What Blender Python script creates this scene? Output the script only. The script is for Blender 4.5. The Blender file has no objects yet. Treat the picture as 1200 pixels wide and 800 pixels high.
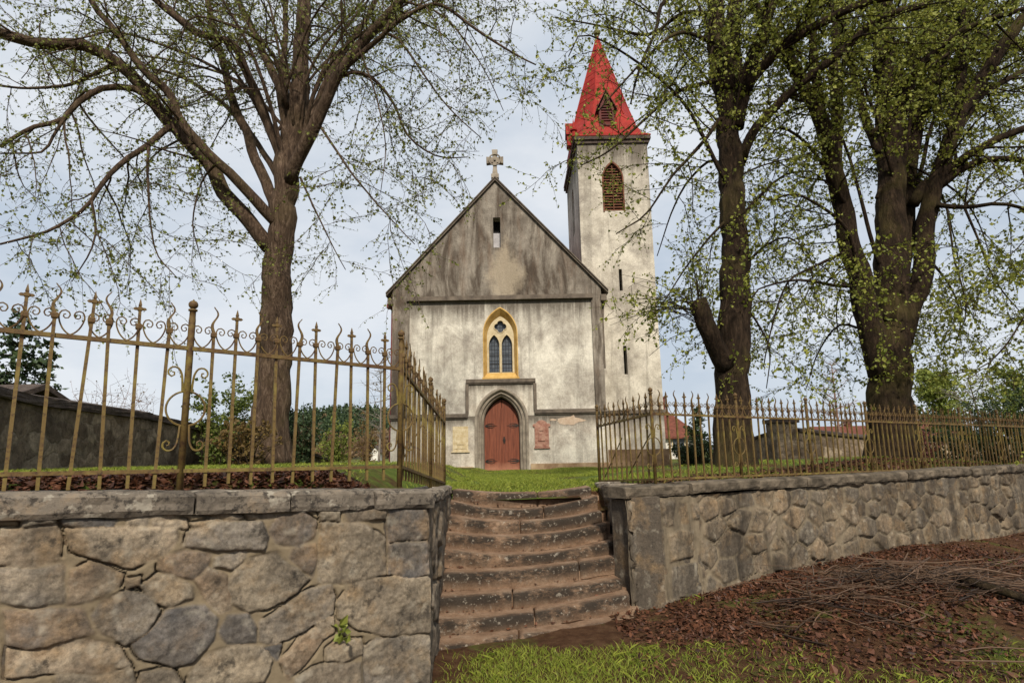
import bpy, math, random
import numpy as np
from mathutils import Vector, Matrix
from mathutils.geometry import tessellate_polygon

# ------------------------------------------------------------------ camera, world, sun, exposure
sc = bpy.context.scene
C = sc.collection
rng = np.random.default_rng(7)
random.seed(7)
F, PITCH, ROLL, EYE, YC = 667.0, math.radians(9.5), math.radians(-1.1), 1.6, 419.0
CAM = Matrix.Rotation(math.pi/2 + PITCH, 3, 'X') @ Matrix.Rotation(ROLL, 3, 'Z')
cd = bpy.data.cameras.new('camera'); cam = bpy.data.objects.new('camera', cd); C.objects.link(cam)
cd.sensor_fit = 'HORIZONTAL'; cd.sensor_width = 36.0; cd.lens = F/1200*36.0
cd.shift_y = (YC - 400)/1200.0
cd.clip_start = 0.05; cd.clip_end = 3000
cam.matrix_world = Matrix.Translation((0, 0, EYE)) @ CAM.to_4x4()
sc.camera = cam

SUN_EL, SUN_AZ = 41.0, 171.0        # azimuth clockwise from +Y: behind the camera, to the right
world = bpy.data.worlds.new('World'); sc.world = world; world.use_nodes = True
nt = world.node_tree; nt.nodes.clear()
wout = nt.nodes.new('ShaderNodeOutputWorld'); bg = nt.nodes.new('ShaderNodeBackground')
sky = nt.nodes.new('ShaderNodeTexSky'); sky.sky_type = 'NISHITA'; sky.sun_disc = False
sky.sun_elevation = math.radians(SUN_EL); sky.sun_rotation = math.radians(SUN_AZ)
tc = nt.nodes.new('ShaderNodeTexCoord'); mp = nt.nodes.new('ShaderNodeMapping')
mp.inputs['Scale'].default_value = (1.0, 1.0, 2.2); mp.inputs['Location'].default_value = (0.35, 0.1, 0.2)
n1 = nt.nodes.new('ShaderNodeTexNoise'); n1.inputs['Scale'].default_value = 2.2; n1.inputs['Detail'].default_value = 6; n1.inputs['Roughness'].default_value = .55
cr = nt.nodes.new('ShaderNodeValToRGB')
cr.color_ramp.elements[0].position = .38; cr.color_ramp.elements[0].color = (4.7, 5.35, 6.2, 1)
cr.color_ramp.elements[1].position = .62; cr.color_ramp.elements[1].color = (6.8, 7.1, 7.5, 1)
mixw = nt.nodes.new('ShaderNodeMix'); mixw.data_type = 'RGBA'; mixw.inputs['Factor'].default_value = .93
nt.links.new(tc.outputs['Generated'], mp.inputs['Vector']); nt.links.new(mp.outputs[0], n1.inputs['Vector'])
nt.links.new(n1.outputs['Fac'], cr.inputs['Fac'])
nt.links.new(sky.outputs[0], mixw.inputs['A']); nt.links.new(cr.outputs[0], mixw.inputs['B'])
nt.links.new(mixw.outputs['Result'], bg.inputs['Color']); bg.inputs['Strength'].default_value = 0.1
nt.links.new(bg.outputs[0], wout.inputs['Surface'])

sl = bpy.data.lights.new('sun', 'SUN'); sl.energy = 4.2; sl.angle = math.radians(5); sl.color = (1, .91, .78)
sun = bpy.data.objects.new('sun', sl); C.objects.link(sun)
az, el = math.radians(SUN_AZ), math.radians(SUN_EL)
sdir = Vector((math.sin(az)*math.cos(el), math.cos(az)*math.cos(el), math.sin(el)))
sun.rotation_euler = (-sdir).to_track_quat('-Z', 'Y').to_euler()
sun.location = sdir*60
sc.view_settings.view_transform = 'Standard'; sc.view_settings.look = 'None'
sc.view_settings.exposure = 0.26; sc.view_settings.gamma = 1.0; sc.view_settings.use_curve_mapping = False
sc.cycles.max_bounces = 6; sc.cycles.diffuse_bounces = 3; sc.cycles.transparent_max_bounces = 4

# ------------------------------------------------------------------ helpers
def at(x, y, Y):
    """a measured point of the photograph (1200x800) at forward distance Y, in metres"""
    d = CAM @ Vector(((x-600)/F, (YC-y)/F, -1.0))
    return Vector((0, 0, EYE)) + d*(Y/d.y)

class MB:
    def __init__(s): s.v = []; s.f = []; s.n = 0
    def add(s, verts, faces):
        b = s.n
        s.v.extend([tuple(p) for p in verts]); s.n += len(verts)
        s.f.extend([tuple(i+b for i in f) for f in faces]); return b
    def box(s, x0, x1, y0, y1, z0, z1):
        s.add([(x0,y0,z0),(x1,y0,z0),(x1,y1,z0),(x0,y1,z0),(x0,y0,z1),(x1,y0,z1),(x1,y1,z1),(x0,y1,z1)],
              [(0,3,2,1),(4,5,6,7),(0,1,5,4),(1,2,6,5),(2,3,7,6),(3,0,4,7)])
    def tube(s, pts, radii, n=6, caps=True, squash=None):
        P = np.asarray(pts, float); m = len(P)
        T = np.gradient(P, axis=0); T /= np.linalg.norm(T, axis=1)[:, None] + 1e-9
        r = np.broadcast_to(np.asarray(radii, float), (m,))
        u = np.cross(T[0], (0.31, 0.2, 0.93)) if abs(T[0][2]) < .85 else np.cross(T[0], (0, 1, .05))
        u /= np.linalg.norm(u)
        a = np.arange(n)*2*math.pi/n
        ca, sa = np.cos(a)[:, None], np.sin(a)[:, None]
        vs = np.empty((m, n, 3))
        for i in range(m):
            u = u - T[i]*np.dot(u, T[i]); u /= np.linalg.norm(u) + 1e-9
            w = np.cross(T[i], u)
            vs[i] = P[i] + r[i]*(ca*u + sa*w)
        fs = [(i*n+j, i*n+(j+1) % n, (i+1)*n+(j+1) % n, (i+1)*n+j) for i in range(m-1) for j in range(n)]
        if caps:
            fs.append(tuple(range(n-1, -1, -1))); fs.append(tuple((m-1)*n+j for j in range(n)))
        s.add(vs.reshape(-1, 3), fs)
    def bar(s, p0, p1, w, h):
        """rectangular bar between two points, w across (horizontal), h in height"""
        p0, p1 = Vector(p0), Vector(p1); d = (p1-p0).normalized()
        sd = d.cross(Vector((0, 0, 1)))
        sd = sd.normalized() if sd.length > .01 else Vector((1, 0, 0))
        up = sd.cross(d).normalized()
        q = [(-w/2, -h/2), (w/2, -h/2), (w/2, h/2), (-w/2, h/2)]
        vs = [p0 + sd*a + up*b for a, b in q] + [p1 + sd*a + up*b for a, b in q]
        s.add(vs, [(3,2,1,0),(4,5,6,7),(0,1,5,4),(1,2,6,5),(2,3,7,6),(3,0,4,7)])
    def lathe(s, c, prof, n=12):
        vs = []; m = len(prof)
        for r, z in prof:
            for j in range(n):
                a = 2*math.pi*j/n; vs.append((c[0]+r*math.cos(a), c[1]+r*math.sin(a), c[2]+z))
        s.add(vs, [(i*n+j, i*n+(j+1) % n, (i+1)*n+(j+1) % n, (i+1)*n+j) for i in range(m-1) for j in range(n)])
    def plate(s, outer, holes, y0, y1, reveal=True):
        """polygon in x,z with holes, extruded from y0 (front) to y1 (back)"""
        loops = [[Vector((x, z, 0)) for x, z in outer]] + [[Vector((x, z, 0)) for x, z in h] for h in holes]
        flat = [p for l in loops for p in l]; tr = tessellate_polygon(loops)
        k = len(flat)
        vs = [(p.x, y0, p.y) for p in flat] + [(p.x, y1, p.y) for p in flat]
        fs = []
        for a, b, c in tr:
            A, B, D = flat[a], flat[b], flat[c]
            cr_ = (B.x-A.x)*(D.y-A.y) - (B.y-A.y)*(D.x-A.x)
            if cr_ < 0: b, c = c, b
            fs.append((a, b, c)); fs.append((a+k, c+k, b+k))
        o = 0
        for li, l in enumerate(loops):
            m = len(l)
            ar = sum(l[i].x*l[(i+1) % m].y - l[(i+1) % m].x*l[i].y for i in range(m))
            for i in range(m):
                a, b = o+i, o+(i+1) % m
                if (ar > 0) == (li == 0): fs.append((a, a+k, b+k, b))
                else: fs.append((a, b, b+k, a+k))
            o += m
        s.add(vs, fs)
    def build(s, name, mat, parent=None, smooth=False, loc=None):
        me = bpy.data.meshes.new(name); me.from_pydata(s.v, [], s.f); me.update()
        if mat is not None: me.materials.append(mat)
        if smooth: me.polygons.foreach_set('use_smooth', [True]*len(me.polygons))
        o = bpy.data.objects.new(name, me); C.objects.link(o)
        if loc is not None: o.location = loc
        if parent is not None: o.parent = parent
        return o

def tag(o, label=None, cat=None, group=None, kind=None):
    if label: o['label'] = label
    if cat: o['category'] = cat
    if group: o['group'] = group
    if kind: o['kind'] = kind
    return o
def empty(name, loc=(0, 0, 0), rz=0.0):
    o = bpy.data.objects.new(name, None); C.objects.link(o); o.location = loc; o.rotation_euler = (0, 0, rz)
    o.empty_display_size = .2
    return o
def bevel(o, w, seg=2):
    m = o.modifiers.new('bevel', 'BEVEL'); m.width = w; m.segments = seg; m.limit_method = 'ANGLE'; return o
def catmull(pts, step):
    P = [np.array(p, float) for p in pts]
    P = [2*P[0]-P[1]] + P + [2*P[-1]-P[-2]]
    out = []
    for i in range(1, len(P)-2):
        L = np.linalg.norm(P[i+1]-P[i]); k = max(1, int(round(L/step)))
        for j in range(k):
            t = j/k; a, b, c, d = P[i-1], P[i], P[i+1], P[i+2]
            out.append(.5*((2*b) + (-a+c)*t + (2*a-5*b+4*c-d)*t*t + (-a+3*b-3*c+d)*t**3))
    out.append(P[-2]); return np.array(out)

def lattice(seed, n=64): return np.random.default_rng(seed).random((n, n))
def vnoise(u, v, seed):
    L = lattice(seed); n = L.shape[0]
    iu = np.floor(u).astype(int); iv = np.floor(v).astype(int); fu = u-iu; fv = v-iv
    fu = fu*fu*(3-2*fu); fv = fv*fv*(3-2*fv)
    g = lambda a, b: L[a % n, b % n]
    return (g(iu,iv)*(1-fu)+g(iu+1,iv)*fu)*(1-fv) + (g(iu,iv+1)*(1-fu)+g(iu+1,iv+1)*fu)*fv
def fbm(u, v, seed, oct=4):
    s = 0; a = .5
    for k in range(oct): s = s + a*(vnoise(u*2**k, v*2**k, seed+k)-.5); a *= .5
    return s*2
def sm(t): t = np.clip(t, 0, 1); return t*t*(3-2*t)

# ------------------------------------------------------------------ materials
class NM:
    """small node-material builder"""
    def __init__(s, name, rough=.85, spec=.25):
        s.m = bpy.data.materials.new(name); s.m.use_nodes = True; s.t = s.m.node_tree
        s.b = s.t.nodes['Principled BSDF']; s.b.inputs['Roughness'].default_value = rough
        s.b.inputs['Specular IOR Level'].default_value = spec
        s.tc = s.t.nodes.new('ShaderNodeTexCoord')
    def nd(s, ty, **k):
        n = s.t.nodes.new('ShaderNode'+ty)
        for a, v in k.items():
            if a in n.inputs: n.inputs[a].default_value = v
            else: setattr(n, a, v)
        return n
    def ln(s, a, b): s.t.links.new(a, b)
    def co(s, scale=(1, 1, 1), src='Object', loc=(0, 0, 0)):
        m = s.nd('Mapping'); m.inputs['Scale'].default_value = scale; m.inputs['Location'].default_value = loc
        s.ln(s.tc.outputs[src], m.inputs['Vector']); return m.outputs[0]
    def noise(s, scale, detail=5, rough=.6, vec=None, dist=0):
        n = s.nd('TexNoise', Scale=scale, Detail=detail, Roughness=rough, Distortion=dist)
        s.ln(vec if vec else s.tc.outputs['Object'], n.inputs['Vector']); return n.outputs['Fac']
    def ramp(s, fac, stops):
        r = s.nd('ValToRGB'); e = r.color_ramp.elements
        while len(e) < len(stops): e.new(.5)
        for i, (p, c) in enumerate(stops):
            e[i].position = p; e[i].color = (c, c, c, 1) if isinstance(c, (int, float)) else (*c, 1)
        s.ln(fac, r.inputs['Fac']); return r.outputs['Color']
    def mix(s, fac, a, b, mode='MIX'):
        n = s.nd('Mix', data_type='RGBA', blend_type=mode)
        for k, v in (('Factor', fac), ('A', a), ('B', b)):
            if hasattr(v, 'links') or hasattr(v, 'is_linked'): s.ln(v, n.inputs[k])
            elif isinstance(v, (int, float)) and k == 'Factor': n.inputs[k].default_value = v
            else: n.inputs[k].default_value = (*v, 1)
        return n.outputs['Result']
    def math(s, op, a, b=0.0, c=None):
        n = s.nd('Math', operation=op)
        for i, v in enumerate((a, b) if c is None else (a, b, c)):
            if hasattr(v, 'is_linked'): s.ln(v, n.inputs[i])
            else: n.inputs[i].default_value = v
        return n.outputs[0]
    def attr(s, name):
        n = s.nd('Attribute'); n.attribute_name = name; return n.outputs['Fac']
    def xyz(s, src='Object'):
        n = s.nd('SeparateXYZ'); s.ln(s.tc.outputs[src], n.inputs[0]); return n.outputs
    def col(s, c):
        if hasattr(c, 'is_linked'): s.ln(c, s.b.inputs['Base Color'])
        else: s.b.inputs['Base Color'].default_value = (*c, 1)
    def bump(s, h, strength=.5, dist=.02):
        n = s.nd('Bump', Strength=strength, Distance=dist); s.ln(h, n.inputs['Height']); s.ln(n.outputs[0], s.b.inputs['Normal']); return s
def simple(name, c1, c2, scale=6, rough=.85, bump=.4, bdist=.01, spec=.25, detail=6, lo=.35, hi=.65, vec=None, bscale=None):
    m = NM(name, rough, spec); v = m.co(vec) if vec else None
    n = m.noise(scale, detail, .65, v); m.col(m.ramp(n, [(lo, c1), (hi, c2)]))
    if bump: m.bump(m.noise(bscale or scale*4, 6, .7, v), bump, bdist)
    return m.m
def leafmat(name, c1, c2, trans=.35):
    m = NM(name, .55, .3)
    r = m.nd('ObjectInfo'); g = m.nd('NewGeometry')
    c = m.ramp(g.outputs['Random Per Island'], [(0.0, c1), (1.0, c2)])
    m.col(c)
    t = m.nd('BsdfTranslucent'); m.ln(c, t.inputs['Color'])
    mx = m.nd('MixShader', Fac=trans); out = m.t.nodes['Material Output']
    m.ln(m.b.outputs[0], mx.inputs[1]); m.ln(t.outputs[0], mx.inputs[2]); m.ln(mx.outputs[0], out.inputs['Surface'])
    return m.m

def stone_material(name, stops, mortar, streak=0.0, lichen=.5):
    m = NM(name, .92, .2)
    rnd, mort = m.attr('rnd'), m.attr('mort')
    base = m.ramp(m.math('ADD', rnd, m.math('MULTIPLY', m.math('SUBTRACT', m.noise(5.5, 6, .7, m.co(loc=(5, 5, 5))), .5), .55)), stops)
    big = m.noise(2.3, 5, .65); fine = m.noise(34, 9, .85)
    c = m.mix(m.math('MULTIPLY', m.ramp(big, [(.40, 0.0), (.62, 1.0)]), .75), base, (.075, .062, .048))
    c = m.mix(m.ramp(m.noise(4.1, 4, .6, m.co(loc=(3, 1, 7))), [(.5, 0.0), (.7, .6)]), c, (.26, .17, .085))
    c = m.mix(1.0, c, m.ramp(fine, [(.28, .30), (.5, .95), (.72, 1.6)]), 'MULTIPLY')
    sp = m.noise(11, 4, .55, m.co(loc=(9, 2, 4)))
    c = m.mix(m.math('MULTIPLY', m.ramp(sp, [(.56, 0.0), (.72, .8)]), lichen), c, (.40, .36, .28))
    dk = m.noise(7, 5, .7, m.co(loc=(1, 8, 2)))
    c = m.mix(m.ramp(dk, [(.57, 0.0), (.68, .8)]), c, (.028, .024, .02))
    mo = m.mix(m.noise(8, 5, .7), tuple(k*.55 for k in mortar), tuple(k*1.3 for k in mortar))
    c = m.mix(mort, c, mo)
    if streak:
        w = m.noise(1.0, 8, .72, m.co((3.0, 3.0, .42)), .3)
        c = m.mix(m.math('MULTIPLY', m.ramp(w, [(.42, 0.0), (.62, 1.0)]), streak), c, (.032, .026, .02))
    m.col(c)
    m.bump(m.math('ADD', m.noise(38, 9, .85), m.math('MULTIPLY', m.noise(11, 6, .7), .2)), .75, .012)
    return m.m

M = {}
M['wall_left'] = stone_material('rubble_stone', [(0, (.135, .108, .08)), (.25, (.27, .22, .155)), (.42, (.19, .165, .135)), (.58, (.34, .275, .195)), (.75, (.235, .165, .105)), (.9, (.15, .132, .115)), (1, (.085, .08, .076))], (.21, .165, .105))
M['wall_right'] = stone_material('streaked_rubble', [(0, (.12, .09, .06)), (.4, (.235, .18, .118)), (.7, (.15, .128, .10)), (1, (.28, .205, .13))], (.20, .16, .108), streak=.9)
M['flank'] = stone_material('flank_stone', [(0, (.10, .08, .06)), (.5, (.18, .15, .115)), (1, (.22, .17, .12))], (.13, .10, .07), streak=.5, lichen=.6)
def coping_mat():
    m = NM('granite_coping', .9, .2)
    c = m.ramp(m.noise(3, 6, .7), [(.35, (.11, .092, .072)), (.55, (.215, .18, .14)), (.7, (.30, .22, .14))])
    c = m.mix(m.ramp(m.noise(16, 6, .75), [(.50, 0.0), (.60, .85)]), c, (.035, .03, .026))
    c = m.mix(m.ramp(m.noise(9, 4, .6, m.co(loc=(4, 4, 1))), [(.59, 0.0), (.64, .8)]), c, (.38, .34, .27))
    m.col(c); m.bump(m.noise(30, 9, .8), .9, .02); return m.m
M['coping'] = coping_mat()
M['coping_dark'] = simple('mossy_coping', (.05, .04, .028), (.175, .14, .10), 5, .92, 1.0, .02, lo=.38, hi=.66)
def step_mat():
    m = NM('step_stone', .92, .2); g = m.nd('NewGeometry')
    z = m.nd('SeparateXYZ'); m.ln(g.outputs['Normal'], z.inputs[0])
    c = m.ramp(m.noise(4, 6, .7), [(.3, (.125, .074, .045)), (.5, (.22, .138, .086)), (.7, (.29, .205, .14))])
    edge = m.attr('edge')
    lich = m.math('MULTIPLY', m.ramp(m.math('ADD', m.noise(2.2, 4, .6), m.math('MULTIPLY', m.noise(14, 8, .8, m.co((.5, 1, 1.6))), .8)), [(.66, 0.0), (.90, .95)]), edge)
    c = m.mix(lich, c, (.022, .018, .014))
    sp = m.math('MULTIPLY', m.ramp(m.noise(26, 4, .6, m.co(loc=(2, 2, 2))), [(.58, 0.0), (.66, 1.0)]), edge)
    c = m.mix(m.math('MULTIPLY', sp, .5), c, (.34, .30, .24))
    c = m.mix(1.0, c, m.ramp(m.noise(45, 6, .8), [(.25, .6), (.75, 1.35)]), 'MULTIPLY')
    m.col(c); m.bump(m.noise(35, 9, .8), .8, .015); return m.m
M['step'] = step_mat()
def rust_iron():
    m = NM('weathered_paint_iron', .7, .3)
    c = m.ramp(m.noise(9, 6, .7), [(.36, (.055, .026, .012)), (.48, (.115, .072, .022)), (.66, (.175, .13, .036))])
    c = m.mix(m.ramp(m.noise(2.2, 5, .7), [(.46, 0.0), (.64, .8)]), c, (.078, .038, .017))
    c = m.mix(m.ramp(m.noise(3.1, 5, .7, m.co(loc=(6, 6, 2))), [(.52, 0.0), (.66, .7)]), c, (.20, .16, .035))
    c = m.mix(m.ramp(m.noise(40, 5, .7), [(.52, 0.0), (.66, .85)]), c, (.04, .019, .012))
    m.col(c); m.bump(m.noise(120, 5, .7), .4, .003); return m.m
M['iron'] = rust_iron()
def bark(name, c1, c2, c3, moss):
    m = NM(name, .95, .15)
    v = m.co((9, 9, 2.0))
    n = m.noise(1.6, 9, .76, v, 1.0)
    c = m.ramp(n, [(.32, c1), (.5, c2), (.68, c3)])
    c = m.mix(m.ramp(m.noise(1.3, 4, .6), [(.50, 0.0), (.68, moss)]), c, (.115, .095, .03))
    m.col(c)
    h = m.math('ADD', n, m.math('MULTIPLY', m.noise(5, 6, .7, v), .4))
    m.bump(h, 1.0, .06); return m.m
M['bark_left'] = bark('linden_bark', (.014, .009, .006), (.075, .049, .032), (.195, .138, .098), .2)
M['bark_right'] = bark('mossy_bark', (.007, .005, .003), (.028, .018, .011), (.078, .052, .032), .4)
M['leaf_left'] = leafmat('young_leaf', (.10, .125, .022), (.22, .23, .05))
M['leaf_right'] = leafmat('spring_leaf', (.12, .15, .02), (.31, .32, .055))
M['leaf_bush'] = leafmat('bush_leaf', (.07, .11, .022), (.20, .23, .05))
M['leaf_dark'] = leafmat('dark_leaf', (.018, .035, .014), (.05, .075, .028))
M['leaf_brown'] = leafmat('tawny_leaf', (.10, .06, .02), (.19, .13, .04))
M['needle'] = leafmat('needle', (.018, .036, .015), (.055, .085, .03), .15)
M['grassblade'] = leafmat('grass_blade', (.11, .16, .016), (.34, .37, .06))
M['litter'] = leafmat('dead_leaf', (.024, .009, .005), (.14, .056, .027), .15)  # darkened leaf tone, canopy shade of the right side put into the colour
M['stick'] = leafmat('dead_stick', (.016, .009, .005), (.12, .072, .043), 0.0)

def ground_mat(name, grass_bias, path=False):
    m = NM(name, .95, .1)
    soil = m.ramp(m.noise(7, 8, .75), [(.3, (.035, .016, .008)), (.5, (.085, .042, .021)), (.72, (.15, .085, .046))])  # soil toned dark to stand in for tree shade on the right
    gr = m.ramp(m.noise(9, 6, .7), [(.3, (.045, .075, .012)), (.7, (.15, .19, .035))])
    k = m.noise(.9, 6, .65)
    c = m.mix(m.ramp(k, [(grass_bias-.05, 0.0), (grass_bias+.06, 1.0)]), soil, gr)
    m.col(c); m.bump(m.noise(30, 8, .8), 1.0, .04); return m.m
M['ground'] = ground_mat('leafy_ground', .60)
M['yard'] = ground_mat('churchyard_grass', .46)

# ------------------------------------------------------------------ terrain
LW0 = np.array([-.64, 4.20]); LWD = np.array([-.778, -.629])      # front face of the left wall: corner and direction
RW0 = np.array([1.19, 6.06]); RWD = np.array([.877, .480])        # the right wall
LF1 = np.array([-.80, 7.30]); RF1 = np.array([1.10, 7.75])         # back ends of the two flank walls
def z_low(x, y):
    z = .03*fbm(x*.9+20, y*.9+20, 11, 3) + .012*fbm(x*4+9, y*4, 17, 3)
    z = z + .24*np.exp(-(((x-3.6)/1.6)**2 + ((y-5.9)/.85)**2)) + .12*np.exp(-(((x-6.2)/2.4)**2 + ((y-7.8)/1.2)**2))
    d = (y-RW0[1]) - (x-RW0[0])*RWD[1]/RWD[0]
    z = z + .10*sm((d+.9)/.9)*sm((x-2.0)/1.5)
    return z
def z_up(x, y):
    z = 1.15 - .24*sm((y-7.4)/14) - .05*sm((8.2-y)/.9)*sm((1.3-np.abs(x))/.3) + .33*sm((-x-.95)/.7)*(1-.55*sm((y-9)/14))
    z = z + .06*sm((x-1.3)/.6) + .22*np.exp(-(((x-5.6)/3.2)**2 + ((y-10.8)/2.2)**2))
    z = z + .02*fbm(x*.8+5, y*.8+3, 23, 3)*sm((60-y)/30)
    return z - .25*sm((y-30)/60)
def sheet(name, xs, ys, zf, mat, keep=None):
    X, Yv = np.meshgrid(xs, ys); Z = zf(X, Yv); nx, ny = len(xs), len(ys)
    b = MB(); fs = []
    for j in range(ny-1):
        for i in range(nx-1):
            if keep is None or keep((xs[i]+xs[i+1])/2, (ys[j]+ys[j+1])/2):
                a = j*nx+i; fs.append((a, a+1, a+nx+1, a+nx))
    b.add(np.stack([X, Yv, Z], -1).reshape(-1, 3), fs)
    return tag(b.build(name, mat, smooth=True), kind='structure')
def axis(*segs):
    out = []
    for a, b, s in segs: out += list(np.arange(a, b, s))
    return np.array(out + [segs[-1][1]])
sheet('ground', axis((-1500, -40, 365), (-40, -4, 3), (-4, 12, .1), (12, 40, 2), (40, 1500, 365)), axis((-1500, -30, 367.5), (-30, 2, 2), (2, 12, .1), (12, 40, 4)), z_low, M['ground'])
def front_line(x):          # y of the retaining edge (behind the walls' faces) at x
    if x < -.92: return LW0[1] + (x-LW0[0])*LWD[1]/LWD[0] + .30
    if x > 1.45: return RW0[1] + (x-RW0[0])*RWD[1]/RWD[0] + .30
    return 7.12
def yard_sheet():
    xs = axis((-2000, -60, 388), (-60, -14, 4), (-14, -4, .5), (-4, 4, .1), (4, 14, .4), (14, 60, 4), (60, 2000, 388))
    ts = axis((0, 6, .1), (6, 30, .5), (30, 90, 6), (90, 1500, 235))
    b = MB(); nx = len(xs); vs = []
    for t in ts:
        for x in xs:
            f = front_line(max(-25, min(40, x))); y = f + t
            vs.append((x, y, float(z_up(x, np.float64(y))) - (.22 if abs(x) > .85 else .05)*(1-float(sm(t/.5)))))
    fs = [(j*nx+i, j*nx+i+1, (j+1)*nx+i+1, (j+1)*nx+i) for j in range(len(ts)-1) for i in range(nx-1)]
    b.add(vs, fs); tag(b.build('churchyard_ground', M['yard'], smooth=True), kind='structure')
yard_sheet()
def gz(x, y): return float(z_up(np.float64(x), np.float64(y)))

# ------------------------------------------------------------------ masonry
def poly_dist(poly, U, V):
    """signed distance (inside positive) from points to a polygon"""
    P = np.asarray(poly, float); d = np.full(U.shape, 1e9); ins = np.zeros(U.shape, bool); n = len(P)
    for i in range(n):
        a, b = P[i], P[(i+1) % n]; e = b-a
        t = np.clip(((U-a[0])*e[0] + (V-a[1])*e[1])/(e@e+1e-12), 0, 1)
        d = np.minimum(d, np.hypot(U-a[0]-t*e[0], V-a[1]-t*e[1]))
        c = ((a[1] > V) != (b[1] > V)) & (U < (b[0]-a[0])*(V-a[1])/(b[1]-a[1]+1e-12) + a[0])
        ins ^= c
    return np.where(ins, d, -d)
def panel(name, mat, parent, p0, direc, normal, us, vs_, ztop, stones=None, seeds=None, seed=1, amp=.045, joint=.012, crack=.35, grow=.02, split=1e9, mort=.007):
    """a rubble face as real relief. u runs along direc from p0, v is the height; ztop(u) trims the head."""
    U, V = np.meshgrid(us, vs_); nu, nv = len(us), len(vs_)
    Uw = U + .022*fbm(U*7+3, V*7+1, seed+40, 4); Vw = V + .022*fbm(U*7+31, V*7+11, seed+50, 4)
    rs = np.random.default_rng(seed)
    H = np.full(U.shape, -1.0); R = np.zeros(U.shape); D = np.full(U.shape, -.02)
    if seeds is not None:
        S = np.asarray(seeds); best = np.full(U.shape, 9e9); sec = np.full(U.shape, 9e9); idx = np.zeros(U.shape, int)
        for i, (su, sv) in enumerate(S):
            d = np.hypot(Uw-su, (Vw-sv)*1.25)
            nb = d < best
            sec = np.where(nb, best, np.minimum(sec, d)); idx = np.where(nb, i, idx); best = np.where(nb, d, best)
        D = (sec-best)/2 - joint*.6
        off = rs.normal(0, .014, len(S)); rr = rs.random(len(S)); H = off[idx]; R = rr[idx]
    if stones is not None:
        far = Uw > split; keepDHR = (D, H, R); D = np.full(U.shape, -1.0); H = np.full(U.shape, -1.0); R = np.zeros(U.shape)
        for poly in stones:
            d = poly_dist(poly, Uw, Vw)+grow; k = d > D
            c = np.mean(np.asarray(poly), axis=0)
            tilt = rs.normal(0, .04, 2); off = rs.normal(0, .008)
            hh = off + tilt[0]*(U-c[0]) + tilt[1]*(V-c[1])
            r = rs.random()
            D = np.where(k, d, D); R = np.where(k, r, R); H = np.where(k, hh, H)
        if seeds is not None: D, H, R = (np.where(far, p, q) for p, q in zip(keepDHR, (D, H, R)))
    prof = 1-np.exp(-np.clip(D-joint*.3, 0, 1)/.011)
    rdg = 1-np.abs(fbm(U*5+R*7, V*5+R*13, seed+71, 3))*2
    rough = .007*fbm(U*7, V*7, seed+5, 4) + .010*fbm(U*28, V*28, seed+9, 4) + .010*np.minimum(0, rdg-.75)
    deep = sm((fbm(U*2.2+8, V*2.2+4, seed+21, 3)-.05)*4)*crack
    mort_h = mort + .012*fbm(U*9, V*9, seed+60, 3) - .05*deep
    stone_h = amp*.42*prof + H*prof + rough
    mm = sm(.5 - (D-joint)/.012*.5)
    Hh = stone_h*(1-mm) + mort_h*mm - .04*np.exp(-((D-joint*.7+.004*fbm(U*30, V*30, seed+95, 2))/.0042)**2)*sm((fbm(U*4.1+1, V*4.1+6, seed+91, 4)-.02)*5)
    Vt = np.minimum(V, np.array([ztop(u) for u in us])[None, :])
    P = np.asarray(p0, float); dd = np.asarray(direc, float); nn = np.asarray(normal, float)
    X = P[0] + dd[0]*U + nn[0]*Hh; Yv = P[1] + dd[1]*U + nn[1]*Hh
    b = MB(); b.add(np.stack([X, Yv, Vt], -1).reshape(-1, 3), [])
    cw = (dd[0]*nn[1]-dd[1]*nn[0]) < 0
    fs = []
    for j in range(nv-1):
        for i in range(nu-1):
            a = j*nu+i; fs.append((a, a+1, a+nu+1, a+nu) if cw else (a, a+nu, a+nu+1, a+1))
    b.f = fs
    o = b.build(name, mat, parent, smooth=True)
    for nm, A in (('rnd', R), ('mort', mm)):
        at_ = o.data.attributes.new(nm, 'FLOAT', 'POINT'); at_.data.foreach_set('value', A.astype(np.float32).ravel())
    return o
def ray_plane(x, y, p0, n):
    d = CAM @ Vector(((x-600)/F, (YC-y)/F, -1.0)); t = ((p0[0])*n[0] + (p0[1])*n[1])/(d.x*n[0]+d.y*n[1])
    return np.array((d.x*t, d.y*t, EYE+d.z*t))
LN = np.array([.629, -.778])
def left_uv(qx, qy):        # a point of the enlarged photograph of the left wall -> metres along / up its face
    p = ray_plane(20+qx/2.4, 560+qy/2.4, LW0, LN)
    return (float((p[:2]-LW0) @ LWD), float(p[2]))
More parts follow.
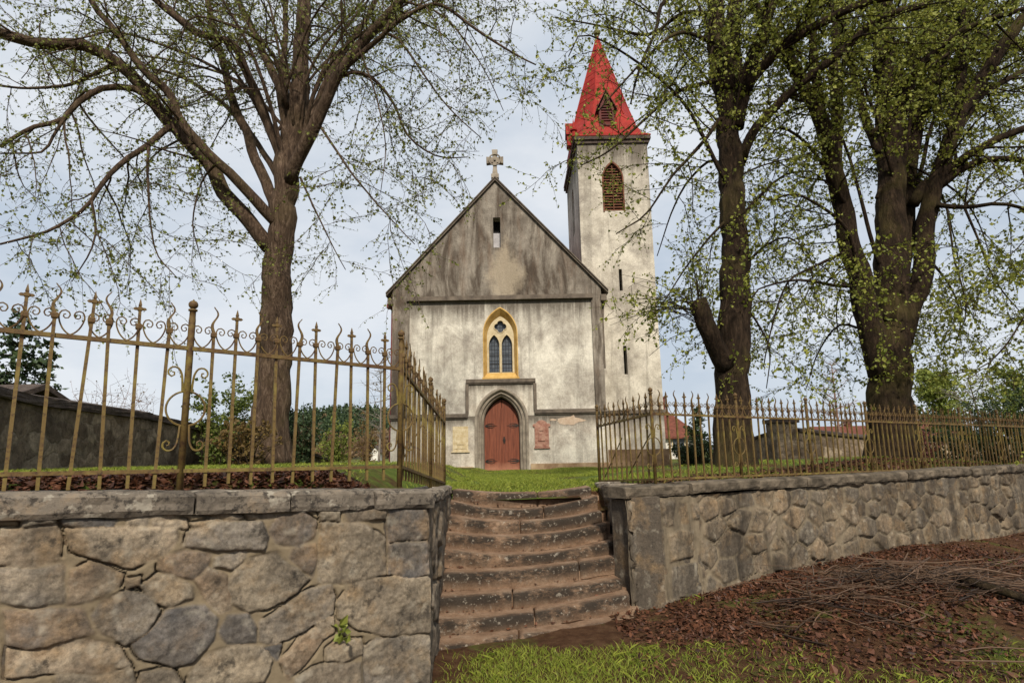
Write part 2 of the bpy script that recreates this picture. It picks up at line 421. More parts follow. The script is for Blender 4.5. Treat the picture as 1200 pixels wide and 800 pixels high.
STONES = [
 [(-40,140),(28,145),(110,140),(120,175),(118,225),(45,245),(-60,240)], [(135,150),(250,138),(450,142),(448,170),(405,215),(330,245),(240,235),(150,205)],
 [(480,150),(560,120),(680,125),(700,165),(690,200),(560,203),(470,190)], [(705,150),(735,105),(800,98),(835,120),(830,165),(790,190),(725,180)],
 [(850,125),(960,122),(1030,165),(1035,270),(960,290),(848,290)], [(1045,90),(1150,85),(1165,175),(1042,175)],
 [(1042,182),(1165,182),(1165,272),(1105,280),(1042,270)], [(-50,252),(45,250),(125,240),(130,345),(60,360),(-40,350)],
 [(150,260),(200,240),(300,265),(290,295),(240,330),(140,355)], [(400,225),(460,205),(545,215),(540,245),(500,280),(440,270),(400,250)],
 [(560,225),(640,205),(640,225),(600,260),(560,245)], [(610,265),(660,225),(730,205),(765,235),(825,285),(790,320),(720,355),(650,375),(610,350),(600,300)],
 [(775,195),(840,185),(845,220),(830,275),(790,240),(770,215)], [(350,300),(390,268),(440,272),(490,305),(485,340),(430,362),(375,340)],
 [(505,285),(545,250),(590,280),(605,330),(600,370),(570,380),(520,340)], [(215,385),(250,340),(310,315),(370,330),(405,375),(370,425),(310,460),(240,430)],
 [(330,455),(380,425),(430,370),(520,362),(560,400),(550,450),(500,510),(440,530),(350,500)], [(570,430),(590,390),(650,380),(675,420),(670,455),(590,460)],
 [(685,400),(740,365),(830,310),(880,295),(895,330),(885,375),(800,430),(720,470),(685,450)], [(900,350),(940,295),(1030,280),(1165,280),(1165,436),(1050,440),(960,420),(905,390)],
 [(-30,375),(70,370),(180,365),(215,430),(130,460),(80,475),(-30,470)], [(-30,485),(85,480),(200,450),(290,470),(320,520),(230,545),(100,545),(-30,560)],
 [(490,545),(540,490),(620,465),(690,470),(720,510),(690,570),(480,590)], [(745,510),(790,450),(840,420),(855,460),(820,510),(760,560)],
 [(870,480),(900,450),(965,450),(970,490),(910,515),(865,515)], [(975,475),(1010,446),(1165,444),(1165,600),(980,600)],
 [(780,560),(850,525),(965,515),(968,620),(770,620)], [(835,400),(885,385),(890,430),(860,450),(840,430)],
 [(120,120),(200,115),(270,120),(265,132),(130,138)], [(380,105),(440,100),(435,118),(385,122)], [(310,115),(375,112),(370,134),(310,132)],
 [(490,125),(560,108),(570,116),(500,140)], [(640,98),(720,98),(725,108),(690,116),(650,114)], [(920,85),(1038,85),(1038,118),(930,116)], [(845,92),(905,90),(908,116),(850,118)],
 [(385,126),(480,116),(478,136),(390,138)], [(530,95),(600,92),(632,110),(600,118)], [(310,280),(345,272),(348,295),(315,305)],
 [(350,545),(440,540),(468,580),(400,640),(340,600)], [(110,556),(230,552),(325,530),(332,590),(110,640)], [(695,475),(742,470),(738,505),(722,500)],
 [(20,100),(110,95),(105,132),(20,136)], [(450,30),(600,20),(600,88),(450,96)], [(-60,60),(440,30),(440,98),(-60,100)], [(610,20),(900,10),(900,82),(610,88)], [(910,10),(1170,10),(1170,78),(910,78)],
]
def jit_seeds(L, H, du, dv, seed):
    r = np.random.default_rng(seed); out = []
    for j in range(int(H/dv)+2):
        for i in range(int(L/du)+2):
            out.append((i*du+(j % 2)*du*.5+r.normal(0, du*.2)-.1, -.2+j*dv+r.normal(0, dv*.2)))
    return out
lwall = tag(empty('retaining_wall', (LW0[0], LW0[1], 0)), 'rubble retaining wall of big granite stones with pale mortar, left of the steps', 'stone wall')
def local(root, mb):
    l = root.location; mb.v = [(x-l.x, y-l.y, z-l.z) for x, y, z in mb.v]; return mb
def rel(o, root):           # geometry was built in world metres: keep it there under its thing
    o.parent = root; o.matrix_parent_inverse = Matrix.Translation(root.location).inverted(); return o
stones_uv = [[left_uv(*q) for q in s] for s in STONES]
LTOP = lambda u: 1.232 + .0455*max(0, u)
rel(panel('stonework', M['wall_left'], None, LW0, LWD, LN, np.concatenate([np.arange(-.02, 2.75, .0072), np.arange(2.75, 5.5, .014)]), np.arange(-.05, 1.45, .0072), LTOP, stones=stones_uv, seeds=jit_seeds(5.6, 1.8, .40, .27, 77), split=2.40, seed=3), lwall)
def core(p0, d, n, L, h0, h1, name, mat, root, t=.30):
    b = MB(); p0 = np.asarray(p0); d = np.asarray(d); n = np.asarray(n)
    a = p0-n*.02; q = p0+d*L-n*.02
    base = [a, q, q-n*t, a-n*t]
    b.add([(*p, -.3) for p in base] + [(*base[0], h0), (*base[1], h1), (*base[2], h1), (*base[3], h0)],
          [(0,1,2,3),(7,6,5,4),(0,4,5,1),(1,5,6,2),(2,6,7,3),(3,7,4,0)])
    rel(b.build(name, mat), root)
core(LW0+LWD*.012, LWD, LN, 5.4, 1.22, 1.26, 'core', M['flank'], lwall)
def slab(root, pa, pb, nrm, w, z0a, z1a, z0b, z1b, mat, seed, over=.05, name='coping_stone', div=14):
    """a rough dressed coping slab from pa to pb, its front face 'over' metres proud of the wall"""
    pa, pb, nrm = np.asarray(pa), np.asarray(pb), np.asarray(nrm); L = np.linalg.norm(pb-pa)
    nu = max(4, int(L/.035)); prof = []
    for t in np.linspace(0, 1, 4): prof.append((over-.012*(t == 0), t*.8+.06*(t == 0)))
    prof += [(over-.018, .95), (over-.05, 1.0), (over-w*.35, 1.0), (over-w*.7, .99), (over-w, .97), (over-w, 0.0)]
    vs = []
    for i in range(nu+1):
        t = i/nu; p = pa+(pb-pa)*t; e = min(i, nu-i); sh = .014 if e == 0 else 0
        for k, (o, h) in enumerate(prof):
            u = t*L*1.0; nz = float(fbm(np.float64(u*9+seed*3), np.float64(k*1.7+seed), 70, 4))
            oo = o + .016*nz - sh*(k < 6); za = z0a+(z0b-z0a)*t; zb = z1a+(z1b-z1a)*t
            zz = za+(zb-za)*h + .010*float(fbm(np.float64(u*6+seed*5+40), np.float64(k*1.3), 75, 3)) - sh*.6*(3 < k < 8)
            q = p + nrm*oo; vs.append((q[0], q[1], zz))
    m = len(prof); b = MB()
    fs = [(i*m+k, i*m+(k+1) % m, (i+1)*m+(k+1) % m, (i+1)*m+k) for i in range(nu) for k in range(m)]
    fs.append(tuple(range(m-1, -1, -1))); fs.append(tuple(nu*m+k for k in range(m)))
    if (pb-pa)[0]*nrm[1]-(pb-pa)[1]*nrm[0] > 0: fs = [f[::-1] for f in fs]
    b.add(vs, fs); return rel(b.build(name, mat, smooth=False), root)
cuts = [left_uv(qx, 60)[0] for qx in (1148, 1002, 766, 500)] + [2.75, 3.9, 5.4]
cuts[0] = -.06
for i in range(len(cuts)-1):
    a, b_ = cuts[i]+.006, cuts[i+1]-.006
    za, zb = 1.355+.105*a/2.3, 1.355+.105*b_/2.3
    slab(lwall, LW0+LWD*a, LW0+LWD*b_, LN, .42, za-.135, za, zb-.135, zb, M['coping'], i+1, over=[.05, .035, .055, .045, .05, .05][i])
# flank of the left wall, facing the steps
lfd = (LF1-LW0)/np.linalg.norm(LF1-LW0); lfn = np.array([lfd[1], -lfd[0]]); LFL = float(np.linalg.norm(LF1-LW0))
rel(panel('flank_stonework', M['flank'], None, LW0, lfd, lfn, np.arange(-.02, LFL+.02, .016), np.arange(-.25, 1.34, .014), lambda u: 1.235-.07*u/LFL, seeds=jit_seeds(LFL, 1.5, .42, .3, 8), seed=12, crack=.7), lwall)
core(LW0+lfd*.012, lfd, lfn, LFL-.05, 1.22, 1.15, 'flank_core', M['flank'], lwall)
u0 = .36
for i, L in enumerate((.5, .42, .6, .5, .55)):
    za = 1.32-.10*u0/LFL; slab(lwall, LW0+lfd*u0, LW0+lfd*min(u0+L-.02, LFL), lfn, .34, za-.10, za+.01*(i % 2), za-.115, za-.015, M['coping'], 20+i, over=.02+.012*(i % 3)); u0 += L
# right wall
rwall = tag(empty('retaining_wall', (RW0[0], RW0[1], 0)), 'dark streaked rubble retaining wall right of the steps, brush heaped against it', 'stone wall')
RN = np.array([RWD[1], -RWD[0]])
RTOP = lambda u: 1.10
rs_seeds = jit_seeds(17, 1.6, .34, .235, 31)
RST = [[(-.03,.80),(.33,.78),(.36,1.0),(.33,1.10),(-.03,1.10)], [(-.03,.42),(.44,.40),(.46,.77),(-.03,.77)], [(-.03,.10),(.36,.08),(.40,.38),(-.03,.40)], [(-.05,-.3),(.70,-.3),(.66,.05),(.30,.08),(-.05,.07)],
       [(.42,.80),(.60,.78),(.63,1.06),(.40,1.08)], [(.50,.42),(.86,.44),(.88,.72),(.66,.74),(.50,.70)], [(.68,.80),(.82,.78),(.82,1.02),(.68,1.05)], [(.86,.84),(1.02,.82),(1.02,1.0),(.86,1.02)], [(.50,.06),(.86,.02),(.92,.40),(.52,.38)]]
rel(panel('stonework', M['wall_right'], None, RW0, RWD, RN, np.concatenate([np.arange(-.04, 3.0, .0125), np.arange(3.0, 8.5, .022), np.arange(8.5, 17, .06)]), np.arange(-.3, 1.16, .0145), RTOP, stones=RST, seeds=rs_seeds, seed=44, amp=.034, crack=.25, split=.97, grow=.004, mort=-.006), rwall)
core(RW0+RWD*.012, RWD, RN, 16.9, 1.09, 1.09, 'core', M['flank'], rwall)
u0 = -.05; k = 0
r3 = np.random.default_rng(2)
while u0 < 16.5:
    L = float(r3.uniform(.75, 1.35)); zt = 1.235 - .002*u0 + r3.normal(0, .008)
    slab(rwall, RW0+RWD*u0, RW0+RWD*(u0+L-.012), RN, .40, zt-.125, zt, zt-.125, zt+r3.normal(0, .008), M['coping_dark'], 40+k, over=.05+r3.normal(0, .012)); u0 += L; k += 1
rfd = (RF1-RW0)/np.linalg.norm(RF1-RW0); rfn = np.array([-rfd[1], rfd[0]]); RFL = float(np.linalg.norm(RF1-RW0))
rel(panel('flank_stonework', M['flank'], None, RW0, rfd, rfn, np.arange(-.02, RFL+.02, .014), np.arange(-.3, 1.30, .014), lambda u: 1.13, seeds=jit_seeds(RFL, 1.5, .36, .27, 9), seed=15, crack=.35), rwall)
core(RW0+rfd*.012, rfd, rfn, RFL-.05, 1.12, 1.12, 'flank_core', M['flank'], rwall)
u0 = .36
for i, L in enumerate((.45, .5, .5)):
    slab(rwall, RW0+rfd*u0, RW0+rfd*min(u0+L-.02, RFL), rfn, .34, 1.12, 1.22, 1.12, 1.20, M['coping'], 60+i, over=.02+.012*(i % 3)); u0 += L

# ------------------------------------------------------------------ the flight of steps
stairs = tag(empty('stone_steps', (.1, 6.0, 0)), 'worn flight of reddish stone steps climbing between the two retaining walls', 'steps')
SP = [((535,574),(610,577.6),(688,570),.62), ((529,587.5),(637,595),(695.5,582),.65), ((529,605),(608,611),(700,599.5),.47), ((524.5,625),(616,628),(706,614.5),.99),
      ((523,644.5),(619,650),(713.5,635.5),.99), ((523,671.5),(610,668),(718,653.5),.80), ((515.5,700),(601,694),(722.5,679),.41), ((512.5,727),(625,718),(731.5,697),.52), ((511,757),(610,745),(742,724),.42)]
nose = []
for i, (l, m_, r_, sp) in enumerate(SP):
    YL = 5.06+(8-i)/8*2; YR = 5.75+(8-i)/8*1.55; tm = (m_[0]-l[0])/(r_[0]-l[0])
    nose.append((np.array(at(*l, YL)), np.array(at(*m_, YL+(YR-YL)*tm)), np.array(at(*r_, YR)), tm, sp))
for i, (Lp, Mp, Rp, tm, sp) in enumerate(nose):
    def line(t):
        # quadratic through L, M, R
        a = Lp*(t-tm)*(t-1)/(tm) + Mp*t*(t-1)/(tm*(tm-1)) + Rp*t*(t-tm)/(1-tm); return a
    ex = .05
    depth = .36; thick = .165 if i < 8 else .10
    segs = [(-ex/1.7, sp-.004), (sp+.004, 1+ex/1.7)] if sp < .95 else [(-ex/1.7, 1+ex/1.7)]
    for si, (ta, tb) in enumerate(segs):
        n = max(6, int((tb-ta)*64)); prof = [(0.0, -thick), (-.004, -thick*.7), (-.006, -thick*.4), (-.004, -.035), (.006, -.012), (.028, 0), (.08, .003), (.15, .002), (.22, 0), (depth, -.004)]
        edg = [0, .55, .95, 1, 1, .75, .15, 0, 0, 0]
        vs = []; ea = []
        off = .012*si*(1 if i % 2 else -1)
        for j in range(n+1):
            t = ta+(tb-ta)*j/n; p = line(t); e = 1 if j in (0, n) else 0
            for k, (dy, dz) in enumerate(prof):
                nz = float(fbm(np.float64(t*13+i*7.3+si*3), np.float64(k*1.1+i), 90, 4)); nz2 = float(fbm(np.float64(t*6+i*5.1), np.float64(k*.6+i*2), 95, 3))
                wear = .014*nz2*(1 if k < 8 else 0)
                vs.append((p[0], p[1]+dy+.016*nz+(.012*e if k < 6 else 0)+off*.6, p[2]+dz+wear+.006*nz*(k > 3)-(.012*e if k > 3 else 0)+off*.3))
                ea.append(edg[k])
        m = len(prof); b = MB()
        b.add(vs, [(j*m+k, (j+1)*m+k, (j+1)*m+k+1, j*m+k+1) for j in range(n) for k in range(m-1)]+[tuple(range(m)), tuple(n*m+k for k in range(m-1, -1, -1))])
        o = rel(b.build('step', M['step'], smooth=True), stairs)
        A = o.data.attributes.new('edge', 'FLOAT', 'POINT'); A.data.foreach_set('value', ea)
# earth bed under the flight
b = MB()
for i in range(8):
    Lp, Mp, Rp = nose[i][:3]
    z = min(Lp[2], Mp[2], Rp[2])-.06
    b.add([(Lp[0]-.1, Lp[1]+.06, z-.5), (Rp[0]+.15, Rp[1]+.06, z-.5), (Rp[0]+.15, Rp[1]+.7, z-.5), (Lp[0]-.1, Lp[1]+.7, z-.5), (Lp[0]-.1, Lp[1]+.06, z), (Rp[0]+.15, Rp[1]+.06, z), (Rp[0]+.15, Rp[1]+.7, z), (Lp[0]-.1, Lp[1]+.7, z)],
          [(0,3,2,1),(4,5,6,7),(0,1,5,4),(1,2,6,5),(2,3,7,6),(3,0,4,7)])
rel(b.build('bed', M['step']), stairs)

# ------------------------------------------------------------------ iron fences
GAP = .131; RH = .74       # picket spacing, height of the top rail above the bottom rail
def sq(mb, pts, ws, dep=None):
    """square bar swept straight up through pts (x,z) with half widths ws"""
    n = len(pts); vs = []
    for (x, z), w in zip(pts, ws):
        d = w if dep is None else dep
        vs += [(x-w, -d, z), (x+w, -d, z), (x+w, d, z), (x-w, d, z)]
    fs = [(i*4+j, i*4+(j+1) % 4, i*4+4+(j+1) % 4, i*4+4+j) for i in range(n-1) for j in range(4)] + [(3,2,1,0), tuple((n-1)*4+j for j in range(4))]
    mb.add(vs, fs)
def picket_mesh(kind):
    b = MB(); w = .0085
    sq(b, [(0, -.09), (0, RH+.10)], [w, w])
    sq(b, [(0, RH+.088), (0, RH+.095), (0, RH+.115), (0, RH+.122)], [.012, .016, .016, .012])
    if kind == 'wavy':
        pts = []; ws = []
        for t in np.linspace(0, 1, 16):
            pts.append((.017*math.sin(t*2*math.pi*1.05)*(.45+.9*t)*(1 if t < .93 else .7), RH+.115+.17*t)); ws.append(.009*(1-.72*t)+.0005)
        sq(b, pts, ws)
    else:
        sq(b, [(0, RH+.10), (0, RH+.20), (0, RH+.205), (0, RH+.222), (0, RH+.227), (0, RH+.235), (0, RH+.275)], [.008, .0075, .012, .012, .006, .009, .0012])
        sq(b, [(-.034, RH+.2135), (-.024, RH+.2136)], [.0001, .0001])
        for s in (-1, 1):
            b.add([(s*.008, -.006, RH+.206), (s*.026, -.005, RH+.205), (s*.036, 0, RH+.2135), (s*.026, -.005, RH+.222), (s*.008, -.006, RH+.221), (s*.008, .006, RH+.206), (s*.026, .005, RH+.205), (s*.026, .005, RH+.222), (s*.008, .006, RH+.221)],
                  [(0,1,2,3,4), (8,7,2,6,5), (0,5,6,1), (1,6,2), (2,7,3), (3,7,8,4)])
    return b
def heart_mesh():
    b = MB()
    for s in (-1, 1):
        pts = [(0, 0), (.018, .012), (.036, .034), (.049, .062), (.056, .088), (.056, .112), (.046, .132), (.030, .137), (.015, .128), (.009, .110), (.016, .095), (.029, .092), (.038, .101), (.036, .114), (.027, .115)]
        P = catmull([(s*x, 0, z+RH+.012) for x, z in pts], .012)
        b.tube(P, np.linspace(.0048, .0036, len(P)), 5)
    return b
def post_mesh():
    b = MB(); b.lathe((0, 0, 0), [(.001, -.15), (.020, -.15), (.020, RH+.18), (.018, RH+.20), (.018, RH+.235), (.026, RH+.238), (.026, RH+.248), (.014, RH+.252)], 12)
    return b
def ball_mesh():
    b = MB(); b.lathe((0, 0, RH+.278), [(.001, -.030)]+[(.027*math.sin(a)+.001, -.027*math.cos(a)) for a in np.linspace(.2, 3.0, 9)]+[(.006, .030), (.001, .036)], 12)
    return b
def ornament_mesh():
    b = MB()
    P = [(.105*math.cos(a), -.004, .37+.105*math.sin(a)) for a in np.linspace(0, 2*math.pi, 33)]
    b.tube(P, .0065, 5)
    for s in (-1, 1):
        for flip, z0, L in ((1, .47, .17), (-1, .27, .17)):
            pts = [(.024, 0), (.028, .06), (.035, .11), (.055, .145), (.085, .150), (.105, .130), (.104, .105), (.088, .092), (.073, .102), (.074, .118), (.086, .12)]
            Q = catmull([(s*x, -.004, z0+flip*z) for x, z in pts], .014); b.tube(Q, np.linspace(.0075, .005, len(Q)), 5)
    return b
def mesh_of(mb, name, mat):
    me = bpy.data.meshes.new(name); me.from_pydata(mb.v, [], mb.f); me.update(); me.materials.append(mat); return me
ME = {k: mesh_of(picket_mesh(k), 'picket', M['iron']) for k in ('wavy', 'cross')}
ME['heart'] = mesh_of(heart_mesh(), 'scroll', M['iron']); ME['post'] = mesh_of(post_mesh(), 'post', M['iron'])
ME['ball'] = mesh_of(ball_mesh(), 'ball_finial', M['iron']); ME['orn'] = mesh_of(ornament_mesh(), 'scrollwork', M['iron'])
for k in ('post', 'ball'): ME[k].polygons.foreach_set('use_smooth', [True]*len(ME[k].polygons))
def put(name, me, parent, loc, sx=1.0, ry=0.0, rx=0.0):
    o = bpy.data.objects.new(name, me); C.objects.link(o); o.parent = parent; o.location = loc
    o.scale = (sx, 1, 1); o.rotation_euler = (rx, ry, 0); return o
def iron_fence(p0, p1, z0, z1, label, posts_at, n, ornaments=True, lean=0.0, kind0=0, brace=False, sag=0.0):
    p0, p1 = np.asarray(p0, float), np.asarray(p1, float); L = float(np.linalg.norm(p1-p0)); ang = math.atan2(p1[1]-p0[1], p1[0]-p0[0])
    root = tag(empty('iron_fence', (p0[0], p0[1], z0), ang), label, 'iron fence', 'rusty wrought iron fences round the churchyard')
    step = L/n; dz = (z1-z0); rr = np.random.default_rng(int(abs(p0[0])*100)+n)
    zz = lambda x: dz*x/L - sag*4*(x/L)*(1-x/L)
    for i in range(n+1):
        x = i*step
        if i in posts_at:
            p = put('post', ME['post'], root, (x, 0, zz(x)), 1, lean)
            put('ball_finial', ME['ball'], p, (0, 0, 0))
            if ornaments: put('scrollwork', ME['orn'], root, (x, 0, zz(x)), 1, lean)
        else:
            put('picket', ME['wavy' if (i+kind0) % 2 else 'cross'], root, (x, 0, zz(x)+rr.normal(0, .004)), 1 if rr.random() < .5 else -1, lean+rr.normal(0, .012), rr.normal(0, .012))
        if i < n: put('scroll', ME['heart'], root, (x+step/2, 0, (zz(x)+zz(x+step))/2), step/GAP, lean-(zz(x+step)-zz(x))/step*0)
    for nm, h, w, hh, o in (('top_rail', RH, .013, .024, .0), ('bottom_rail', 0, .013, .022, 0.0)):
        b = MB()
        xs = np.linspace(-.0, L, max(2, int(n/2)))
        for a_, b_ in zip(xs[:-1], xs[1:]):
            b.bar((a_, -.004, h+zz(a_)), (b_, -.004, h+zz(b_)), .026, hh)
        b.build(nm, M['iron'], root)
    if brace:
        b = MB(); b.tube([(L*.08, .02, zz(0)+.05), (L*.46, .02, zz(L*.46)+RH*.72)], .007, 5); b.tube([(L*.56, .02, zz(L*.5)+.08), (L*.94, .02, zz(L)+RH*.7)], .007, 5); b.build('brace', M['iron'], root)
    return root
PA = np.array([-.86, 4.35]); PD = (np.array([-2.60, 2.96])-PA); PD /= np.linalg.norm(PD)
iron_fence(PA+PD*(GAP*31), PA, 1.565, 1.515, 'iron fence on the nearer wall, big scrolls and wavy finials against the sky', {9, 20, 31}, 31, lean=0.0, kind0=0)
iron_fence(PA, (-.87, 7.2), 1.515, 1.25, 'iron fence running back beside the left edge of the steps', {12, 21}, 21, ornaments=False, brace=True, kind0=1)
PB = np.array([1.60, 6.6]); PE = np.array([9.45, 11.0]); RDIR = (PE-PB)/np.linalg.norm(PE-PB); nR = 88
iron_fence(PB, PB+RDIR*GAP*nR, 1.275, 1.275-.09*GAP*nR/9.0, 'long iron fence along the streaked wall, passing before two tree trunks', {0, 11, 22, 33, 44, 55, 66, 77, 88}, nR)
iron_fence((1.175, 8.0), PB, 1.20, 1.275, 'short iron fence running back beside the right edge of the steps', {0}, 11, ornaments=False, brace=True)
# ------------------------------------------------------------------ church
def plaster(name, light, dark, gable, tops=()):
    m = NM(name, .93, .15)
    x, y, z = m.xyz()
    big = m.noise(.55, 6, .62); mid = m.noise(1.9, 7, .68, m.co(loc=(3, 1, 2))); fine = m.noise(16, 8, .75)
    c = m.ramp(m.math('ADD', m.math('MULTIPLY', big, .5), m.math('MULTIPLY', mid, .5)), [(.36, dark), (.47, tuple(.5*(a+b) for a, b in zip(light, dark))), (.58, light)])
    st = m.noise(1.0, 7, .7, m.co((1.7, 1.7, .34) if gable else (2.6, 2.6, .16)), .6)
    if gable:
        # soot runs hanging from the rakes and a washed patch under the slit
        c = m.mix(m.ramp(st, [(.42, 0.0), (.60, .85)]), c, (.05, .036, .026))
        c = m.mix(m.ramp(m.noise(1.3, 5, .6, m.co((1.8, 1.8, .35), loc=(7, 0, 1))), [(.52, 0.0), (.66, .35)]), c, (.16, .10, .065))
        ax = m.math('ABSOLUTE', m.math('ADD', x, -.28)); patch = m.math('SUBTRACT', m.math('SUBTRACT', .75, ax), m.math('MULTIPLY', m.math('ABSOLUTE', m.math('ADD', z, -8.3)), .55))
        pf = m.math('MULTIPLY', m.ramp(m.math('ADD', patch, m.math('MULTIPLY', mid, 1.6)), [(.45, 0.0), (1.0, 1.0)]), .75)
        c = m.mix(pf, c, (.33, .275, .20))
    else:
        c = m.mix(m.ramp(st, [(.52, 0.0), (.68, .6)]), c, tuple(k*.5 for k in dark))
        wisps = m.noise(.9, 8, .74, m.co((1, 1, .8), loc=(2, 5, 3)), .25)
        c = m.mix(m.ramp(wisps, [(.46, 0.0), (.66, .75)]), c, (.19, .163, .138))
        for tp, dr in tops:      # dirt washed down from a ledge
            k = m.nd('MapRange'); k.inputs['From Min'].default_value = tp-dr; k.inputs['From Max'].default_value = tp; m.ln(z, k.inputs['Value'])
            run = m.math('MULTIPLY', m.math('POWER', k.outputs[0], 1.4), m.math('LESS_THAN', z, tp+.02))
            f = m.ramp(m.math('MULTIPLY', run, m.math('ADD', m.noise(1.0, 6, .7, m.co((5.5, 5.5, .22), loc=(1, 3, 0))), .1)), [(.22, 0.0), (.52, .85)])
            c = m.mix(f, c, (.085, .07, .055))
    c = m.mix(1.0, c, m.ramp(fine, [(.3, .78), (.6, 1.1)]), 'MULTIPLY')
    m.col(c); m.bump(m.math('ADD', m.noise(6, 5, .7), m.math('MULTIPLY', m.noise(40, 6, .7), .3)), .7, .03); return m.m
M['plaster'] = plaster('lime_plaster', (.63, .595, .51), (.37, .335, .28), False, [(7.25, 2.2)])
M['gable'] = plaster('sooty_plaster', (.29, .255, .21), (.12, .102, .083), True)
M['tower'] = plaster('tower_plaster', (.58, .535, .445), (.32, .285, .23), False, [(15.0, 3.6), (2.3, 1.2)])
M['base'] = plaster('base_plaster', (.63, .59, .50), (.40, .345, .28), False, [(2.25, 1.1), (3.65, .9)])
M['moulding'] = simple('moulding_stone', (.075, .06, .048), (.16, .13, .10), 3, .9)
M['portal'] = simple('portal_stone', (.16, .13, .10), (.30, .26, .205), 3, .9, .5, .015)
M['ochre'] = simple('ochre_plaster', (.36, .21, .055), (.58, .385, .135), 2.5, .9, .3)
M['cream'] = simple('cream_stone', (.40, .32, .19), (.56, .48, .32), 4, .9, .3)
M['plinth'] = simple('plinth_stone', (.22, .135, .075), (.40, .29, .18), 2.5, .9)
M['plinth_dark'] = simple('damp_plinth', (.085, .05, .028), (.20, .135, .08), 2, .9)
def doormat():
    m = NM('red_door_wood', .6, .3); x, y, z = m.xyz()
    g = m.noise(1.6, 6, .65, m.co((14, 14, 1)))
    c = m.ramp(g, [(.3, (.085, .022, .011)), (.55, (.165, .046, .022)), (.75, (.235, .078, .040))])
    c = m.mix(m.ramp(m.math('ADD', z, m.math('MULTIPLY', m.noise(5, 5, .6), .4)), [(.30, .8), (.60, 0.0)]), c, (.33, .15, .09))
    m.col(c)
    w = m.nd('TexWave', wave_type='BANDS', bands_direction='X', Scale=1.25); m.ln(m.co(), w.inputs['Vector'])
    m.bump(m.math('POWER', w.outputs['Fac'], .15), .5, .02); return m.m
M['door'] = doormat()
M['black'] = simple('black_iron', (.012, .011, .010), (.035, .028, .022), 12, .6, .3, .004)
M['dark'] = simple('unlit_interior', (.006, .006, .006), (.012, .011, .010), 3, .95, 0)
def roofmat(name, c1, c2, c3, scale):
    m = NM(name, .7, .2)
    c = m.ramp(m.noise(1.2, 6, .7), [(.33, c1), (.52, c2), (.68, c3)])
    c = m.mix(m.ramp(m.noise(1.0, 6, .7, m.co((3, 3, .3), loc=(4, 4, 4))), [(.47, 0.0), (.68, .45)]), c, (.10, .02, .014))
    w = m.nd('TexBrick', Scale=scale); w.inputs['Mortar Size'].default_value = .012
    m.ln(m.co((1, 1, 1)), w.inputs['Vector'])
    c = m.mix(m.ramp(m.noise(14, 6, .7), [(.35, .55), (.65, 0.0)]), c, tuple(k*.6 for k in c2))
    m.col(c); m.bump(m.noise(9, 6, .7), .35, .03); return m.m
M['redmetal'] = roofmat('red_painted_sheet', (.19, .012, .008), (.30, .019, .012), (.36, .042, .026), 1.6)
M['tile'] = simple('clay_tile', (.075, .024, .015), (.17, .055, .034), 5, .8, .6, .03)
M['slate'] = simple('old_roofing', (.045, .033, .028), (.10, .075, .06), 6, .9, .8, .04)
def glassmat():
    m = NM('leaded_glass', .25, .5); x, y, z = m.xyz()
    v = m.co((1, 1, 1))
    br = m.nd('TexBrick', Scale=1.0, offset=0.0); br.inputs['Brick Width'].default_value = .12; br.inputs['Row Height'].default_value = .16; br.inputs['Mortar Size'].default_value = .012
    cx = m.nd('CombineXYZ'); m.ln(x, cx.inputs[0]); m.ln(z, cx.inputs[1]); m.ln(cx.outputs[0], br.inputs['Vector'])
    br.inputs['Color1'].default_value = (.045, .055, .07, 1); br.inputs['Color2'].default_value = (.085, .095, .11, 1); br.inputs['Mortar'].default_value = (.012, .012, .013, 1)
    m.col(br.outputs['Color']); return m.m
M['glass'] = glassmat()
M['redpipe'] = simple('red_downpipe', (.10, .022, .022), (.19, .05, .045), 4, .6, .1)
M['terracotta'] = simple('red_sandstone', (.24, .10, .07), (.42, .25, .185), 7, .9, .8, .03)
M['paintedplaque'] = simple('ochre_plaque', (.40, .31, .17), (.55, .47, .32), 8, .9, .3)

CX, CY, CZ = -.5, 23.6, .86
church = tag(empty('church', (CX, CY, CZ)), 'small gabled village church with arched red door and tall red spired tower', 'church')
def part(mb, name, mat, parent=None, smooth=False): return mb.build(name, mat, parent or church, smooth)
def arch(hw, spring, apex, n=12, x0=0.0, z0=0.0, closed=True):
    """pointed arch outline, counter-clockwise from the right foot"""
    h = apex-spring; R = (hw*hw+h*h)/(2*hw); c = hw-R
    a1 = math.atan2(h, -c) if R > hw else math.atan2(h, -c)
    right = [(x0+c+R*math.cos(a1*i/n), spring+R*math.sin(a1*i/n)) for i in range(n+1)]
    left = [(2*x0-x, z) for x, z in reversed(right[:-1])]
    pts = right+left
    if z0 is not None: pts = [(x0+hw, z0)]+pts+[(x0-hw, z0)]
    return pts
DX = .02; WX = .02
WL, WR, EZ, AX, AZ = -4.56, 4.36, 7.70, -.10, 12.62
door_hole = arch(.74, 1.62, 2.86, 12, DX, -.3); 
win_hole = arch(.70, 5.72, 6.86, 12, WX, 3.86)
slit = [(-.22, 9.55), (.10, 9.55), (.10, 10.93), (-.22, 10.93)]
b = MB(); b.plate([(WL+.02, -.4), (WR-.02, -.4), (WR-.02, EZ-.1), (AX, AZ-.15), (WL+.02, EZ-.1)], [arch(1.07, 2.05, 3.38, 12, DX, -.39), win_hole, slit], .08, .70); part(b, 'wall', M['plaster'])
